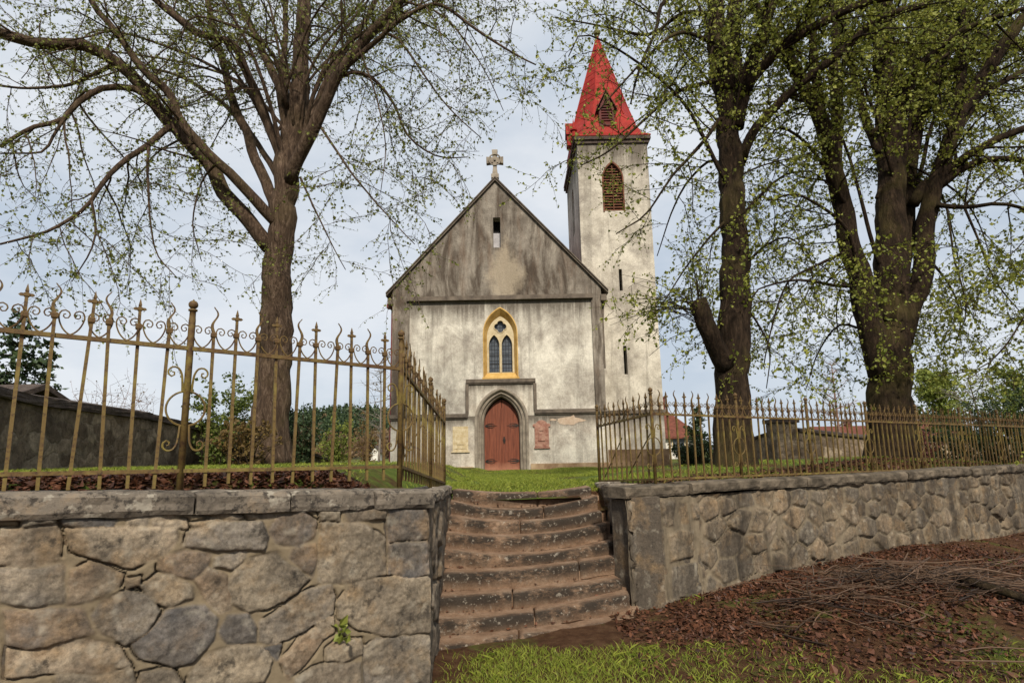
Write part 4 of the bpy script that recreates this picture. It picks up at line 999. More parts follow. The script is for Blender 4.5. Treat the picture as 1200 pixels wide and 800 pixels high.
G_R1 = [
 (limb((862,556,10),(860,520,10),(858,450,10),(861,380,10),(863,300,10),(858,220,10),(853,140,10),(848,90,10),(841,50,10)), .34, .17, .62, .5),
 (limb((851,110,10),(842,60,10),(838,0,10),(834,-70,10.1)), .20, .13, .3),
 (limb((854,130,10.05),(860,70,10.3),(862,0,10.6),(868,-70,10.8)), .17, .11, .3),
 (limb((852,430,9.9),(838,405,9.8),(826,378,9.7),(817,350,9.65)), .19, .145, 1),
 (limb((868,190,10),(880,161,9.8),(921,111,9.4),(979,66,9.0),(1032,21,8.7),(1090,5,8.5)), .10, .05, .25),
 (limb((864,150,9.9),(872,105,9.8),(883,68,9.6),(905,0,9.3),(920,-50,9.2)), .13, .07, .3),
 (limb((872,110,9.8),(880,95,9.7),(917,54,9.3),(958,29,9.0),(1004,8,8.7),(1060,-6,8.5)), .11, .06, .3),
 (limb((852,95,10),(842,95,9.9),(797,107,9.6),(760,136,9.3),(714,177,9.1),(681,194,9.0)), .05, .010, .15, .55),
 (limb((853,140,10),(843,140,9.9),(821,169,9.7),(788,206,9.5),(760,247,9.3),(722,274,9.2)), .045, .010, .15, .55),
 (limb((840,10,10),(815,-10,9.8),(780,0,9.5),(768,37,9.3),(751,74,9.2),(739,122,9.1)), .06, .014, .2, .55),
 (limb((838,20,10.1),(800,15,10.3),(760,40,10.5),(700,30,10.8),(650,20,11.0)), .05, .010, .2, .55),
 (limb((850,60,10),(826,45,9.6),(790,40,9.2),(745,80,8.9),(702,130,8.7)), .045, .010, .2, .55),
 (limb((860,250,10),(838,270,9.8),(806,310,9.6),(776,356,9.5)), .03, .009, .2, .55),
 (limb((866,260,10.1),(890,230,10.3),(920,205,10.6),(955,200,10.9)), .045, .012, .2),
 (limb((866,320,10.1),(895,290,10.4),(925,278,10.8),(950,300,11.0)), .035, .010, .2),
 (limb((858,200,10.2),(830,190,10.8),(795,230,11.4),(770,300,11.8)), .04, .010, .2, .55),
 (limb((866,350,10.1),(884,372,10.2),(902,410,10.3),(898,455,10.4)), .025, .008, .2),
]
r4 = np.random.default_rng(19)
for k in range(26):         # sprouts fanning from the lopped stub
    a = math.radians(r4.uniform(75, 215)); L_ = r4.uniform(.7, 1.75); p0 = np.array(at(818+r4.normal(0, 3), 353+abs(r4.normal(0, 14)), 9.65)); d = np.array((math.cos(a), r4.normal(0, .45), math.sin(a)*.8)); d /= np.linalg.norm(d)
    G_R1.append(([p0, p0+d*L_*.5+np.array((0, 0, .03)), p0+d*L_+np.array((0, 0, -.12*L_))], .010, .003, .25, .8, .22))
G_R1 += more(9, (846, 862), (95, 230), 10.0, (680, 1010), (-80, 60), (8.6, 12.5), .042, 402)
tree('linden before the tower, lopped side stub with thin sprouts, trunk swollen near the fence', 'old linden trees before the church', G_R1, M['bark_right'], M['leaf_right'], 23, leaf=.048, sp2=.21, sp3=.10, spl=.054, len2=(.8, 2.3))
G_R2 = [
 (limb((1046,548,11),(1044,505,11),(1042,460,11),(1043,420,11),(1046,360,11),(1045,300,11),(1044,230,11)), .405, .24, 1),
 (limb((1034,440,10.95),(1024,400,10.9),(1006,330,10.8),(990,250,10.7),(975,186,10.6),(942,99,10.4),(913,54,10.2),(880,0,10.0)), .25, .09, .45),
 (limb((1045,380,11),(1045,289,11),(1043,165,11),(1037,62,11.1),(1033,-10,11.2),(1030,-80,11.3)), .29, .17, .35),
 (limb((1052,330,11.1),(1061,247,11.2),(1074,144,11.4),(1094,95,11.6),(1123,33,11.9),(1140,-20,12.1)), .19, .09, .35),
 (limb((1054,400,10.95),(1072,345,10.9),(1082,309,10.9),(1090,235,10.8),(1115,165,10.6),(1136,115,10.4),(1177,54,10.1),(1210,10,9.9)), .22, .10, .4),
 (limb((978,195,10.6),(980,150,10.8),(979,41,11.1),(981,-20,11.3)), .13, .08, .3),
 (limb((960,140,10.5),(955,80,10.3),(950,30,10.2),(952,-40,10.1)), .10, .06, .3),
 (limb((1118,160,10.6),(1127,95,10.8),(1131,0,11.1),(1133,-50,11.2)), .13, .08, .3),
 (limb((1070,240,10.9),(1084,215,10.8),(1111,198,10.6),(1148,173,10.3),(1200,152,10.0),(1250,140,9.8)), .11, .05, .2),
 (limb((1096,222,10.7),(1111,210,10.6),(1148,190,10.4),(1200,188,10.1),(1260,200,9.8)), .08, .04, .2),
 (limb((1000,335,10.8),(983,335,10.7),(936,328,10.3),(889,339,10.0),(880,360,9.9)), .04, .012, .15),
 (limb((1000,290,10.8),(960,310,10.5),(925,330,10.3),(905,380,10.2),(895,430,10.1)), .035, .010, .15),
 (limb((1098,240,10.6),(1130,243,10.4),(1180,240,10.1),(1240,260,9.9)), .05, .02, .2),
 (limb((1130,243,10.4),(1150,290,10.4),(1170,335,10.4),(1200,370,10.4)), .025, .008, .2),
 (limb((1110,245,10.5),(1118,300,10.3),(1132,360,10.2),(1120,400,10.2)), .022, .008, .2),
 (limb((1085,300,10.9),(1110,330,11.2),(1125,370,11.6),(1120,405,11.9)), .03, .008, .2),
 (limb((1200,200,9.8),(1225,280,9.7),(1210,350,9.7),(1160,425,9.7),(1100,440,9.8)), .03, .007, .25),
 (limb((1020,390,11.1),(985,380,11.5),(960,410,11.9),(945,455,12.1)), .03, .008, .2),
 (limb((1010,360,11.2),(990,330,11.8),(980,360,12.4),(985,420,12.7)), .03, .008, .2),
 (limb((1043,200,11.1),(1060,120,12.0),(1080,50,12.8),(1110,-20,13.4)), .12, .05, .3),
 (limb((1030,180,11),(1005,110,11.6),(990,40,12.2),(960,-20,12.8)), .10, .05, .3),
 (limb((1078,140,11.4),(1110,90,11.8),(1160,60,12.2),(1230,50,12.6)), .10, .05, .3),
 (limb((1120,155,10.6),(1150,110,10.9),(1190,90,11.2),(1250,60,11.5)), .09, .04, .3),
 (limb((1043,120,11),(1085,70,10.4),(1140,30,9.8),(1200,10,9.3)), .09, .04, .3),
 (limb((1008,330,10.7),(992,270,10.3),(940,230,9.9),(900,235,9.6)), .05, .015, .3),
 (limb((990,240,10.6),(955,180,10.2),(915,150,9.9),(890,180,9.7)), .045, .015, .3),
]
G_R2 += more(14, (1020, 1075), (150, 320), 11.0, (890, 1260), (-80, 90), (9.0, 13.5), .05, 403)
tree('broad many stemmed linden on the right, dark trunks splitting low above the fence', 'old linden trees before the church', G_R2, M['bark_right'], M['leaf_right'], 37, leaf=.050, sp2=.20, sp3=.10, spl=.048, len2=(.8, 2.5))
# ------------------------------------------------------------------ shrubs, hedges, far trees
def shrub(name, label, cat, x, y, w, h, n_stem, lf, bk, seed, leaf=.05, upright=.8, group=None, nl=26, zoff=0.0, spread=.5, depth=None, rad=.010):
    r = np.random.default_rng(seed); z = gz(x, y)+zoff; root = tag(empty(name, (x, y, z)), label, cat, group)
    S = MB(); L = MB(); LP = []; dp_ = depth or w*.7
    for k in range(n_stem):
        p0 = np.array((x+r.normal(0, w*.16), y+r.normal(0, dp_*.16), z-.05)); top = np.array((x+r.uniform(-.5, .5)*w, y+r.uniform(-.5, .5)*dp_, z+h*r.uniform(.55, 1.0)*(1-.0)))
        e = abs(top[0]-x)/(w*.5); top[2] = z+(top[2]-z)*(1-.35*e*e)
        mid = (p0*.45+top*.55)+np.array((0, 0, h*.08))+r.normal(0, .04*w, 3)*(1, 1, .3)
        P = catmull([p0, mid, top], h*.10); S.tube(P, np.linspace(rad, rad*.3, len(P)), 4, caps=False)
        for q in range(max(3, int(h*3.4))):
            i = r.integers(1, len(P)); d = r.normal(0, 1, 3); d[2] = abs(d[2])*upright; d /= np.linalg.norm(d)
            Q = wander(P[i], d, r.uniform(.16, .34)*max(.5, h)*spread, 4, r, .15, -.1); S.tube(Q, np.linspace(rad*.4, rad*.18, 5), 3, caps=False)
            if nl:
                t = r.random(nl)*3.99; j = t.astype(int); LP.append(Q[j]+(Q[j+1]-Q[j])*(t-j)[:, None]+r.normal(0, .035*max(.6, h*.5), (nl, 3)))
    rel(S.build('stems', bk), root)
    if LP: leaves_mesh(L, np.concatenate(LP), leaf, r, .1); rel(L.build('foliage', lf), root)
    return root
BKD = M['bark_right']; BKL = M['bark_left']
M['leaf_lime'] = leafmat('lime_leaf', (.13, .17, .03), (.27, .30, .06))
M['twig_pink'] = simple('budding_twig', (.13, .075, .06), (.24, .15, .11), 9, .9, .1)
M['twig_grey'] = simple('grey_twig', (.14, .12, .10), (.24, .21, .18), 9, .9, .1)
def atx(px_, Y): return float(at(px_, 530, Y).x)
shrub('leafy_bush', 'green upright bush left of the bare linden trunk, above the old wall', 'bush', atx(258, 13.5), 13.5, 1.5, 2.5, 22, M['leaf_bush'], BKD, 101, .065)
shrub('leafy_bush', 'yellow green young bush beyond the fence, right of the left linden trunk', 'bush', atx(392, 26), 26, 1.5, 2.5, 22, M['leaf_lime'], BKD, 102, .085, nl=12)
shrub('leafy_bush', 'low tawny bush wrapped round the foot of the left linden', 'bush', atx(292, 9.6), 9.6, 1.3, .95, 34, M['leaf_brown'], BKD, 103, .045, nl=22)
shrub('leafy_bush', 'dark bush hiding the right side of the left linden foot', 'bush', atx(352, 11.8), 11.8, .8, 1.35, 22, M['leaf_dark'], BKD, 104, .05, nl=24)
shrub('leafy_bush', 'tall brown leafing bush near the left corner of the church', 'bush', atx(428, 38), 38, 2.2, 3.0, 26, M['leaf_brown'], M['twig_pink'], 105, .09, nl=6)
shrub('leafy_bush', 'reddish brown bush between the left trunk and the yellow green bush', 'bush', atx(364, 32), 32, 2.0, 2.3, 22, M['leaf_brown'], M['twig_pink'], 106, .085, nl=7)
shrub('bare_shrub', 'bare pinkish shrub with fine budding twigs behind the old wall on the left', 'shrub', atx(128, 14.5), 14.5, 2.3, 2.45, 40, M['leaf_brown'], M['twig_pink'], 107, .03, nl=3, rad=.011, spread=.9)
shrub('clipped_hedge', 'rounded dark green hedge beside the tower base, behind the right fence', 'hedge', atx(812, 17), 17, 1.5, 1.05, 60, M['leaf_dark'], BKD, 108, .045, nl=30, spread=.6)
for i, (px_, Y, w, h, lb) in enumerate(((1118, 17, 2.6, 1.75, 'dark scraggly bush beyond the far right fence, left one of the pair'), (1172, 15, 2.8, 1.85, 'dark scraggly bush at the far right end of the fence'), (1240, 14, 3.0, 2.0, 'dark scraggly bush past the right end of the fence'))):
    shrub('leafy_bush', lb, 'bush', atx(px_, Y), Y, w, h, 44, M['leaf_dark'], BKD, 110+i, .055, nl=20)
shrub('leafy_bush', 'small red leaved bush right of the broad linden trunk', 'bush', atx(1083, 16), 16, .9, 1.0, 24, leafmat('copper_leaf', (.10, .03, .025), (.20, .075, .055)), BKD, 120, .045, nl=16)

def far_tree(name, label, x, y, h, w, lf, bk, seed, leaf, nb=26, nl=60, trunk=.10, crown0=.3):
    r = np.random.default_rng(seed); z = gz(x, y)-.1; root = tag(empty(name, (x, y, z)), label, 'tree')
    T = MB(); TW = MB(); L = MB(); LP = []
    P = catmull([(x, y, z), (x+r.normal(0, .1), y, z+h*.4), (x+r.normal(0, .15), y, z+h*.9)], h*.08); T.tube(P, np.linspace(trunk, trunk*.25, len(P)), 8)
    for k in range(nb):
        t = crown0+(1-crown0)*(k+r.random())/nb; i = min(len(P)-1, int(t*len(P))); a = r.uniform(0, 6.28); l = w*.5*(1.1-.6*abs(t-.55)/.5)*r.uniform(.7, 1.1)
        d = np.array((math.cos(a), math.sin(a), r.uniform(.2, .9))); d /= np.linalg.norm(d)
        Q = wander(P[i], d, l, 6, r, .12, .02); T.tube(Q, np.linspace(trunk*.3, .008, 7), 5, caps=False)
        for q in range(9):
            j = r.integers(1, 6); d2 = r.normal(0, 1, 3); d2[2] = d2[2]*.6+.3; d2 /= np.linalg.norm(d2)
            S = wander(Q[j], d2, l*r.uniform(.25, .5), 4, r, .15, -.05); TW.tube(S, np.linspace(.009, .004, 5), 3, caps=False)
            if nl: m = max(1, nl//9); tt = r.random(m)*3.99; jj = tt.astype(int); LP.append(S[jj]+(S[jj+1]-S[jj])*(tt-jj)[:, None]+r.normal(0, l*.10, (m, 3)))
    rel(T.build('trunk', bk, smooth=True), root); rel(TW.build('twigs', bk), root)
    if LP: leaves_mesh(L, np.concatenate(LP), leaf, r, .1); rel(L.build('crown', lf), root)
    return root
far_tree('young_tree', 'round lime green tree beyond the far right fence', atx(1108, 42), 42, 6.4, 4.2, M['leaf_lime'], BKD, 201, .16, 34, 260)
far_tree('bare_tree', 'bare wispy tree right of the round lime green tree', atx(1150, 36), 36, 5.4, 4.6, M['leaf_lime'], M['twig_grey'], 202, .09, 30, 22)
far_tree('bare_tree', 'bare thin tree standing between the two right linden trunks', atx(987, 34), 34, 6.2, 2.6, M['leaf_brown'], M['twig_pink'], 203, .06, 26, 6)
far_tree('bare_tree', 'bare birch against the sky at the left corner of the church', atx(444, 44), 44, 8.6, 5.0, M['leaf_brown'], M['twig_grey'], 204, .08, 30, 8, crown0=.25)
far_tree('young_tree', 'pale green tree at the far right edge beyond the bushes', atx(1196, 30), 30, 4.6, 4.0, M['leaf_bush'], BKD, 205, .12, 28, 160)
def conifer(label, x, y, h, w, seed, tiers=16, name='conifer_tree'):
    r = np.random.default_rng(seed); z = gz(x, y)-.1; root = tag(empty(name, (x, y, z)), label, 'tree')
    T = MB(); T.tube([(x, y, z), (x+.05, y, z+h*.5), (x, y, z+h)], [h*.018, h*.012, .01], 7); L = MB(); LP = []
    for k in range(tiers):
        t = .08+.9*k/tiers; m = 8
        for q in range(m):
            a = r.uniform(0, 6.28); l = w*.5*(1-t)**.8*r.uniform(.6, 1.15)+.08; d = np.array((math.cos(a), math.sin(a), r.uniform(-.1, .25)))
            Q = wander((x, y, z+h*t), d, l, 4, r, .08, .12); T.tube(Q, np.linspace(.02, .006, 5), 4, caps=False)
            n = int(24*max(.3, l)); tt = .6+r.random(n)*3.39; j = tt.astype(int); LP.append(Q[j]+(Q[j+1]-Q[j])*(tt-j)[:, None]+r.normal(0, .05*h*.12, (n, 3)))
    leaves_mesh(L, np.concatenate(LP), .10*max(1, h/4), r, -.2)
    rel(T.build('trunk', BKD), root); rel(L.build('crown', M['needle']), root)
conifer('dark yew shaped conifer behind the hedge right of the tower', atx(820, 26), 26, 2.7, 1.9, 301, 20)
conifer('dark pine rising behind the shed roof at the far left edge', atx(8, 17), 17, 5.3, 3.6, 302, 16)
conifer('smaller dark pine poking above the shed roof, right of the taller pine', atx(44, 17.5), 17.5, 4.6, 1.5, 303, 12)

# ------------------------------------------------------------------ old churchyard walls, shed, houses
def oldwall():
    m = NM('old_rubble', .95, .15); v = m.nd('TexVoronoi', Scale=2.6, feature='DISTANCE_TO_EDGE'); w = m.nd('TexVoronoi', Scale=2.6)
    wv = m.nd('VectorMath', operation='ADD'); nz = m.nd('TexNoise', Scale=4, Detail=5); m.ln(m.tc.outputs['Object'], nz.inputs['Vector']); m.ln(m.co((1, 1, 1.5)), wv.inputs[0])
    sc_ = m.nd('VectorMath', operation='SCALE', Scale=.35); m.ln(nz.outputs['Color'], sc_.inputs[0]); m.ln(sc_.outputs[0], wv.inputs[1])
    for q in (v, w): m.ln(wv.outputs[0], q.inputs['Vector'])
    hue = m.nd('SeparateXYZ'); m.ln(w.outputs['Color'], hue.inputs[0])
    c = m.ramp(hue.outputs[0], [(0, (.12, .088, .06)), (.5, (.25, .19, .135)), (1, (.34, .27, .19))])
    c = m.mix(m.ramp(v.outputs['Distance'], [(.0, 1.0), (.07, 0.0)]), c, (.20, .16, .115))
    c = m.mix(1.0, c, m.ramp(m.noise(9, 8, .75), [(.3, .35), (.7, 1.4)]), 'MULTIPLY'); c = m.mix(m.ramp(m.noise(1.1, 5, .6), [(.45, 0.0), (.65, .7)]), c, (.04, .03, .022))
    m.col(c); m.bump(m.math('ADD', m.math('MINIMUM', v.outputs['Distance'], .1), m.math('MULTIPLY', m.noise(16, 8, .75), .25)), 1.0, .10); return m.m
oldw = oldwall()
def long_wall(name, label, pts, tops, base, th, mat, capm, cap=.10, over=.07, parent_parts=()):
    x0, y0 = pts[0]; root = tag(empty(name, (x0, y0, gz(x0, y0))), label, 'wall')
    W = MB(); K = MB(); P = []
    for i in range(len(pts)-1):
        n = max(2, int(math.dist(pts[i], pts[i+1])/.18))
        for j in range(n + (i == len(pts)-2)):
            t = j/n; P.append((pts[i][0]+(pts[i+1][0]-pts[i][0])*t, pts[i][1]+(pts[i+1][1]-pts[i][1])*t, tops[i]+(tops[i+1]-tops[i])*t))
    P = np.array(P); d = np.gradient(P[:, :2], axis=0); d /= np.linalg.norm(d, axis=1)[:, None]; nn = np.stack([d[:, 1], -d[:, 0]], 1); m = len(P)
    for mb, off, zb, zt, rough in ((W, th/2, None, -.02, .03), (K, th/2+over, -.02, cap, .02)):
        vs = []; nz = 7
        for i in range(m):
            lo = gz(P[i, 0], P[i, 1])-.3 if zb is None else P[i, 2]+zb; hi = P[i, 2]+zt
            ring_ = [(off, lo+(hi-lo)*k/(nz-1)) for k in range(nz)]
            if zb is not None: ring_ += [(0, hi+.07)]
            ring_ += [(-off, hi-(hi-lo)*k/(nz-1)) for k in range(nz)]
            for k, (o, z) in enumerate(ring_):
                q = rough*float(fbm(np.float64(i*.6), np.float64(k*.9), 140, 3)); vs.append((P[i, 0]+nn[i, 0]*(o+q*(1 if o > 0 else -1)), P[i, 1]+nn[i, 1]*(o+q*(1 if o > 0 else -1)), z+(q if k in (nz-1, nz) else 0)))
        R_n = len(vs)//m
        mb.add(vs, [(i*R_n+k, (i+1)*R_n+k, (i+1)*R_n+(k+1) % R_n, i*R_n+(k+1) % R_n) for i in range(m-1) for k in range(R_n)]+[tuple(range(R_n)), tuple((m-1)*R_n+k for k in range(R_n-1, -1, -1))])
    rel(W.build('stonework', mat), root); rel(K.build('coping', capm), root); return root
def top_z(x, y, Y): return float(at(x, y, Y).z)
long_wall('churchyard_wall', 'dark old churchyard wall under a slab coping, receding behind the left fence', [(atx(-60, 6.4), 6.4), (atx(5, 7.5), 7.5), (atx(150, 11), 11), (atx(270, 16.5), 16.5), (atx(345, 23), 23), (atx(380, 29), 29)],
          [top_z(-60, 460, 6.4), top_z(5, 473, 7.5), top_z(150, 490, 11), top_z(270, 514, 16.5), top_z(345, 529, 23), top_z(380, 540, 29)], 0, .5, oldw, M['slate'])
rw = long_wall('churchyard_wall', 'low brown old churchyard wall seen between the two right linden trunks', [(atx(932, 18), 18), (atx(1010, 18.6), 18.6), (atx(1100, 19.5), 19.5), (atx(1250, 20.5), 20.5)],
          [top_z(932, 505, 18), top_z(1010, 513, 18.6), top_z(1100, 515, 19.5), top_z(1250, 515, 20.5)], 0, .45, oldw, M['slate'], cap=.05)
px0 = atx(918, 18); b = MB(); b.box(px0-.33, px0+.33, 17.65, 18.35, gz(px0, 18)-.3, top_z(918, 496, 18)); bevel(rel(b.build('pillar', oldw), rw), .03)
b = MB(); b.box(px0-.40, px0+.40, 17.58, 18.42, top_z(918, 496, 18)+.002, top_z(918, 491, 18)); bevel(rel(b.build('pillar_cap', M['slate']), rw), .02)
long_wall('garden_wall', 'low sloping mossy wall left of the stone pillar behind the right fence', [(atx(868, 21), 21), (atx(904, 18.3), 18.3)], [top_z(868, 521, 21), top_z(904, 510, 18.3)], 0, .4, oldw, M['slate'], cap=.05)

def house(name, label, x, y, w, d, eave, ridge, wall, roof, along='x', win=2, chim=True, cat='house', hip=0.0):
    z = gz(x, y)-.2; root = tag(empty(name, (x, y, z)), label, cat); hw, hd = w/2, d/2
    b = MB(); b.box(-hw, hw, -hd, hd, 0, eave)
    if hip: pass
    elif along == 'x': b.add([(-hw, -hd, eave), (-hw, hd, eave), (-hw, 0, ridge-.1), (hw, -hd, eave), (hw, hd, eave), (hw, 0, ridge-.1)], [(0,2,1), (3,4,5)])
    else: b.add([(-hw, -hd, eave), (hw, -hd, eave), (0, -hd, ridge-.1), (-hw, hd, eave), (hw, hd, eave), (0, hd, ridge-.1)], [(0,1,2), (3,5,4)])
    b.build('wall', wall, root)
    b = MB(); o = .35; t = .12
    for s in (-1, 1):
        if along == 'x': e = [(-hw-o+hip, 0, ridge), (hw+o-hip, 0, ridge), (hw+o, s*(hd+o), eave-.2), (-hw-o, s*(hd+o), eave-.2)]
        else: e = [(0, -hd-o, ridge), (0, hd+o, ridge), (s*(hw+o), hd+o, eave-.2), (s*(hw+o), -hd-o, eave-.2)]
        b.add(e+[(p[0], p[1], p[2]+t) for p in e], [(0,1,2,3),(7,6,5,4),(0,4,5,1),(1,5,6,2),(2,6,7,3),(3,7,4,0)])
    if hip:
        for q in (-1, 1): b.add([(q*(hw+o), -hd-o, eave-.2+t), (q*(hw+o), hd+o, eave-.2+t), (q*(hw+o-hip), 0, ridge+t)], [(0, 1, 2)])
    rf = b.build('roof', roof, root)
    if chim:
        b = MB(); b.box(hw*.3, hw*.3+.5, -.25, .25, ridge-.8, ridge+.7); b.box(hw*.3-.06, hw*.3+.56, -.31, .31, ridge+.701, ridge+.8); b.build('chimney', M['tile'], rf)
    for k in range(win):
        xx = -hw+(k+.5)*w/win; f = MB(); f.box(xx-.5, xx+.5, -hd-.05, -hd-.003, eave*.40, eave*.40+1.1); wo = f.build('window', M['cream'], root)
        f = MB(); f.box(xx-.42, xx-.03, -hd-.07, -hd-.051, eave*.40+.08, eave*.40+1.02); f.box(xx+.03, xx+.42, -hd-.07, -hd-.051, eave*.40+.08, eave*.40+1.02); f.build('pane', M['glass'], wo)
    return root
whitew = simple('house_render', (.50, .47, .42), (.66, .63, .57), 2, .9, .2)
house('village_house', 'red roofed house showing past the right side of the church tower', 10.9, 46, 5.6, 6, 1.9, 4.3, whitew, M['tile'], 'x', 2, hip=2.2)
house('village_house', 'long low house with red tiled roof far behind the pillar', atx(985, 62), 62, 5.2, 7, 1.7, 3.05, whitew, M['tile'], 'x', 3)
house('village_house', 'low red tiled house right of the broad linden trunk', atx(1076, 58), 58, 6, 6, 1.9, 3.3, whitew, M['tile'], 'x', 2)
house('cottage', 'tiny white building far off below the wooded hill', atx(441, 95), 95, 1.7, 1.7, 1.5, 2.5, whitew, M['slate'], 'y', 0, False)
sx = atx(20, 12.5)-1.75; house('shed', 'dark weathered shed roof rising over the old wall at the left edge', sx, 12.6, 3.6, 2.6, 1.55, 2.02, oldw, M['slate'], 'x', 0, False, 'shed')

# ------------------------------------------------------------------ wooded hill on the left
def hill_z(x, y):
    return .3 + 21*sm((y-120)/190)*np.exp(-((x+80)/75.0)**2)*sm((-x+40)/60) + 1.0*fbm(x*.03+3, y*.03, 77, 3)*sm((y-110)/60)
sheet('hill', np.arange(-330, 60, 8.0), np.arange(112, 420, 8.0), hill_z, simple('hill_floor', (.03, .04, .015), (.08, .065, .03), .05, .95, 0))
def forest():
    r = np.random.default_rng(55); N = MB(); D = MB()
    for k in range(2600):
        x = r.uniform(-230, -12); y = r.uniform(122, 330)
        if x > -12-(y-122)*.06: continue
        z = float(hill_z(np.float64(x), np.float64(y)))-.3
        if float(fbm(np.float64(x*.03), np.float64(y*.03), 99, 3)) + r.normal(0, .12) > .05 and y < 260:
            h = r.uniform(3.2, 5.5); w = h*.55; tgt = D; n = 60; P = np.array((x, y, z+h*.62))+r.normal(0, 1, (n, 3))*np.array((w*.34, w*.34, h*.22)); leaves_mesh(tgt, P, .75, r, 0)
        else:
            h = r.uniform(4.2, 8.0); n = 60; t = r.random(n)**.7; a = r.uniform(0, 6.28, n); q = (1-t)*h*.19*np.sqrt(r.random(n))+.05
            P = np.stack([x+q*np.cos(a), y+q*np.sin(a), z+h*(.06+.92*t)], 1); leaves_mesh(N, P, .85, r, .7)
    tag(N.build('conifer_forest', M['needle']), kind='stuff', label='dark conifer forest covering the hill beyond the left fence', cat='forest')
    tag(D.build('bare_woodland', leafmat('brown_crown', (.10, .06, .032), (.21, .14, .07))), kind='stuff', label='brown leafless woodland on the lower slope of the hill', cat='woodland')
forest()

# ------------------------------------------------------------------ grass, fallen leaves, brush
def blades(name, pts, h, w, mat, seed, label, cat):
    r = np.random.default_rng(seed); n = len(pts); P = np.asarray(pts)
    a = r.uniform(0, 6.28, n); u = np.stack([np.cos(a), np.sin(a), np.zeros(n)], 1); H = (h*r.uniform(.45, 1.3, n))[:, None]; Wd = (w*r.uniform(.7, 1.3, n))[:, None]
    ln = np.stack([r.normal(0, .45, n), r.normal(0, .45, n), np.ones(n)], 1); ln2 = ln*1.0; ln2[:, :2] *= 2.0
    V = np.stack([P-u*Wd/2, P+u*Wd/2, P+u*Wd*.35+ln*H*.55, P+ln2*H, P-u*Wd*.35+ln*H*.55], 1).reshape(-1, 3)
    b = MB(); b.add(V, [(5*i, 5*i+1, 5*i+2, 5*i+3, 5*i+4) for i in range(n)]); o = b.build(name, mat); return tag(o, kind='stuff', label=label, cat=cat)
r6 = np.random.default_rng(66)
def lowpts(n, x0, x1, y0, y1, thr, sc=1.1):
    x = r6.uniform(x0, x1, n); y = r6.uniform(y0, y1, n)
    g = fbm(x*sc+2, y*sc+7, 51, 4)
    d = (y-RW0[1]) - (x-RW0[0])*RWD[1]/RWD[0]
    front = d < -.04
    k = (r6.random(n) < np.clip((g + bias(x, y) - thr + .22)/.5, 0, 1)**1.6) & ((front & (x > 1.19)) | ((x < 1.15) & (y < 4.95+.33*(x+.7)) & (x > -.6)) | ((x <= -.6) & ((y-LW0[1])*LWD[0]-(x-LW0[0])*LWD[1] > .03)))
    x, y = x[k], y[k]; return np.stack([x, y, z_low(x, y)], 1)
def bias(x, y):            # grass grows in the open strip before the steps; the heap and the foot of the wall are bare
    pxl = 600+667*x/np.maximum(y, 1)
    return .34 - .55*sm((y-4.85)/.45) - .9*np.exp(-(((x-3.4)/1.5)**2+((y-5.6)/.7)**2)) - .25*sm((x-2.6)/1.2)
G1 = lowpts(75000, -.65, 5.5, 3.3, 6.4, .22)
blades('grass', G1, .046, .005, M['grassblade'], 71, 'bright spring grass in patches before the steps and brush heap', 'grass')
def uppts(n, x0, x1, y0, y1, thr):
    x = r6.uniform(x0, x1, n); y = r6.uniform(y0, y1, n)
    g = fbm(x*.9+4, y*.9+2, 52, 4); k = g > thr; x, y = x[k], y[k]
    f = np.array([front_line(q) for q in x]); k = (y > f+.25) & ~((np.abs(x-CX) < 4.7) & (y > CY-.1)) & ~((x > 2.9) & (x < 6.6) & (y > 24.4)); x, y = x[k], y[k]
    return np.stack([x, y, z_up(x, y)], 1)
blades('lawn_grass', np.concatenate([uppts(26000, -1.2, 2.2, 7.3, 12, -.12), uppts(22000, -1.5, 3.2, 12, 23.4, -.25), uppts(30000, 2.0, 11, 7.5, 17, -.1), uppts(26000, -9, -1.0, 5.0, 16, -.1)]), .042, .009, M['grassblade'], 72, 'short churchyard grass between the fences and the church door', 'grass')
def litter(name, pts, size, mat, seed, label, lift=.012):
    r = np.random.default_rng(seed); P = np.asarray(pts); n = len(P); u = r.normal(0, 1, (n, 3)); u[:, 2] *= .45; u /= np.linalg.norm(u, axis=1)[:, None]
    w = np.cross(u, np.stack([r.normal(0, .4, n), r.normal(0, .4, n), np.ones(n)], 1)); w /= np.linalg.norm(w, axis=1)[:, None]; nn = np.cross(u, w); s = (size*np.clip(r.lognormal(-.15, .42, n), .3, 2.2))[:, None]
    c = P+np.array((0, 0, 1))*(lift*r.random(n))[:, None]+np.array((0, 0, .006))
    V = np.stack([c-u*s*.5, c+w*s*.32+nn*s*.12, c+u*s*.5+nn*s*.06, c-w*s*.32+nn*s*.14], 1).reshape(-1, 3)
    b = MB(); b.add(V, [(4*i, 4*i+1, 4*i+2, 4*i+3) for i in range(n)]); return tag(b.build(name, mat), kind='stuff', label=label, cat='fallen leaves')
def lit_low(n, x0, x1, y0, y1):
    x = r6.uniform(x0, x1, n); y = r6.uniform(y0, y1, n); d = (y-RW0[1]) - (x-RW0[0])*RWD[1]/RWD[0]
    p = np.where(d < -.02, .18+.82*np.clip(.55-bias(x, y)+.3*fbm(x*1.5, y*1.5, 58, 3), 0, 1), 0); k = r6.random(n) < p*np.clip(.75+1.5*fbm(x*2.2, y*2.2, 61, 4), .12, 1); x, y = x[k], y[k]
    return np.stack([x, y, z_low(x, y)], 1)
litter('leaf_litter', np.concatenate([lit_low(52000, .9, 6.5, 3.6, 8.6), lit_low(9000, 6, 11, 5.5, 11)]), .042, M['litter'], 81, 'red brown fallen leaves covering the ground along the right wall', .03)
stp = []
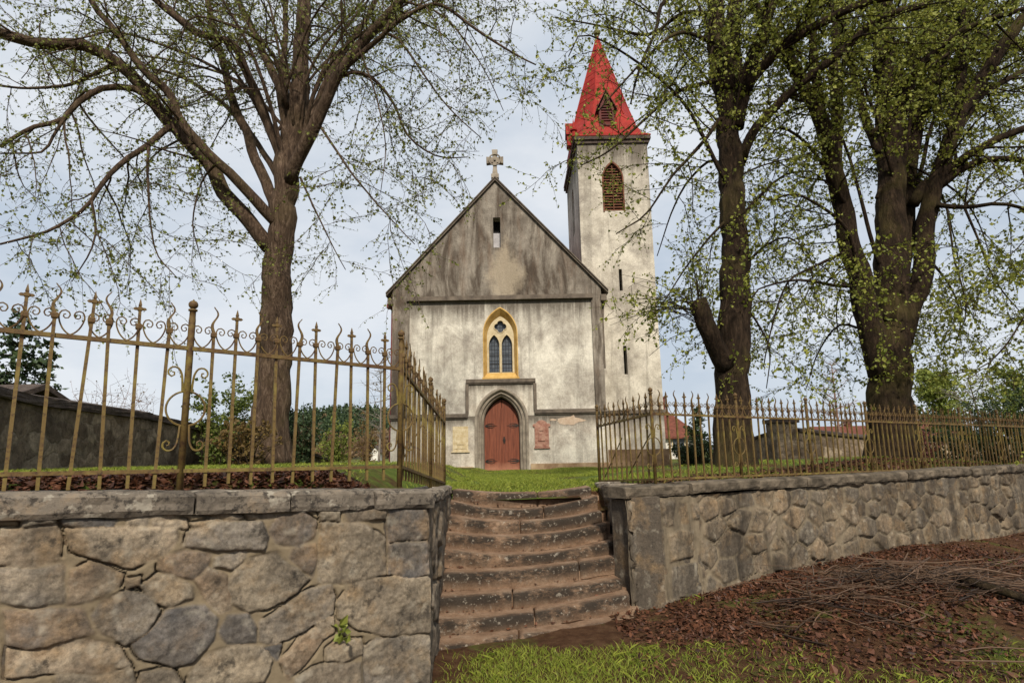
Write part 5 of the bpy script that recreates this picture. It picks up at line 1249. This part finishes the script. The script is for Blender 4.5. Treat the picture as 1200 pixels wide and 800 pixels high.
for i in range(8):
    Lp, Mp, Rp = nose[i+1][:3]
    for q in range(60):
        t = r6.random(); p = Lp*(1-t)+Rp*t; dep = r6.uniform(.16, .27); sg = 4*t*(1-t)*(Mp-(Lp+Rp)/2)
        stp.append((p[0]+sg[0], p[1]+sg[1]+dep, p[2]+sg[2]+.008))
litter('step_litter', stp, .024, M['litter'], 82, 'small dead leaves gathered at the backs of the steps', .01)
def bank(n, xa, xb, span):
    x = r6.uniform(xa, xb, n); y = np.array([front_line(q) for q in x])+r6.random(n)**1.2*span; t = y-np.array([front_line(q) for q in x])
    return np.stack([x, y, z_up(x, y)-.22*(1-sm(t/.5))], 1)
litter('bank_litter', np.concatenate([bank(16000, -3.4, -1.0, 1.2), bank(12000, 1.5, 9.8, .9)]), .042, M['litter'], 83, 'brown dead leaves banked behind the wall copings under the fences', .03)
b = MB(); r7 = np.random.default_rng(91)
for k in range(380):
    a = r7.normal(0, .8)-.25; L_ = r7.uniform(.2, .95)*(1.3 if r7.random() < .15 else 1); x = 4.1+r7.normal(0, .85); y = 6.0+(x-3.9)*.42+r7.normal(0, .42)
    if (y-RW0[1]) - (x-RW0[0])*RWD[1]/RWD[0] > -.12: continue
    d = np.array((math.cos(a), math.sin(a)*.8, r7.normal(.02, .12))); p0 = np.array((x, y, float(z_low(np.float64(x), np.float64(y)))+.02+abs(r7.normal(0, .075))))-d*L_/2
    p1 = p0+d*L_*.5+r7.normal(0, .04, 3); p2 = p0+d*L_+r7.normal(0, .04, 3)
    for p in (p0, p1, p2): p[2] = max(p[2], float(z_low(np.float64(p[0]), np.float64(p[1])))+.008)
    rr_ = r7.uniform(.002, .0065)*(1.6 if r7.random() < .08 else 1); b.tube(catmull([p0, p1, p2], L_/6), rr_, 5)
    if r7.random() < .4: b.tube([p1, p1+np.array((d[0]*.5+r7.normal(0, .5), d[1]*.5+r7.normal(0, .5), abs(r7.normal(.3, .2))))*L_*.3], [rr_*.6, rr_*.2], 4)
tag(b.build('brush_heap', M['stick']), kind='stuff', label='heap of dead brown twigs and branches raked against the right wall', cat='brush heap')
# a fallen branch at the right end of the heap
br = tag(empty('fallen_branch', (4.75, 5.35, .1)), 'thick dark fallen branch lying at the lower right of the brush heap', 'branch')
b = MB(); zb = lambda x, y: float(z_low(np.float64(x), np.float64(y)))
P = catmull([(4.35, 5.9, zb(4.35, 5.9)+.10), (4.6, 5.5, zb(4.6, 5.5)+.08), (4.75, 5.1, zb(4.75, 5.1)+.05), (4.7, 4.8, zb(4.7, 4.8)+.04)], .1); b.tube(P, np.linspace(.045, .03, len(P)), 9); rel(b.build('branch', M['bark_right'], smooth=True), br)
# the seedling in the wall
wu, wz = left_uv(905, 425); q = LW0+LWD*wu+LN*.02
sd_ = tag(empty('seedling', (q[0], q[1], wz-.05)), 'small bright green seedling sprouting from a joint of the left wall', 'plant')
b = MB(); L = MB(); r8 = np.random.default_rng(4); LPs = []
for k in range(7):
    d = np.array((LN[0]*.5+r8.normal(0, .5), LN[1]*.5+r8.normal(0, .4), .9)); d /= np.linalg.norm(d); p0 = np.array((q[0], q[1], wz-.06)); p1 = p0+d*r8.uniform(.05, .10); b.tube([p0, (p0+p1)/2, p1], .002, 4); LPs += [p1, (p0+p1*2)/3]
leaves_mesh(L, np.array(LPs), .055, r8, -.2); rel(b.build('stem', M['leaf_lime']), sd_); rel(L.build('foliage', M['leaf_lime']), sd_)
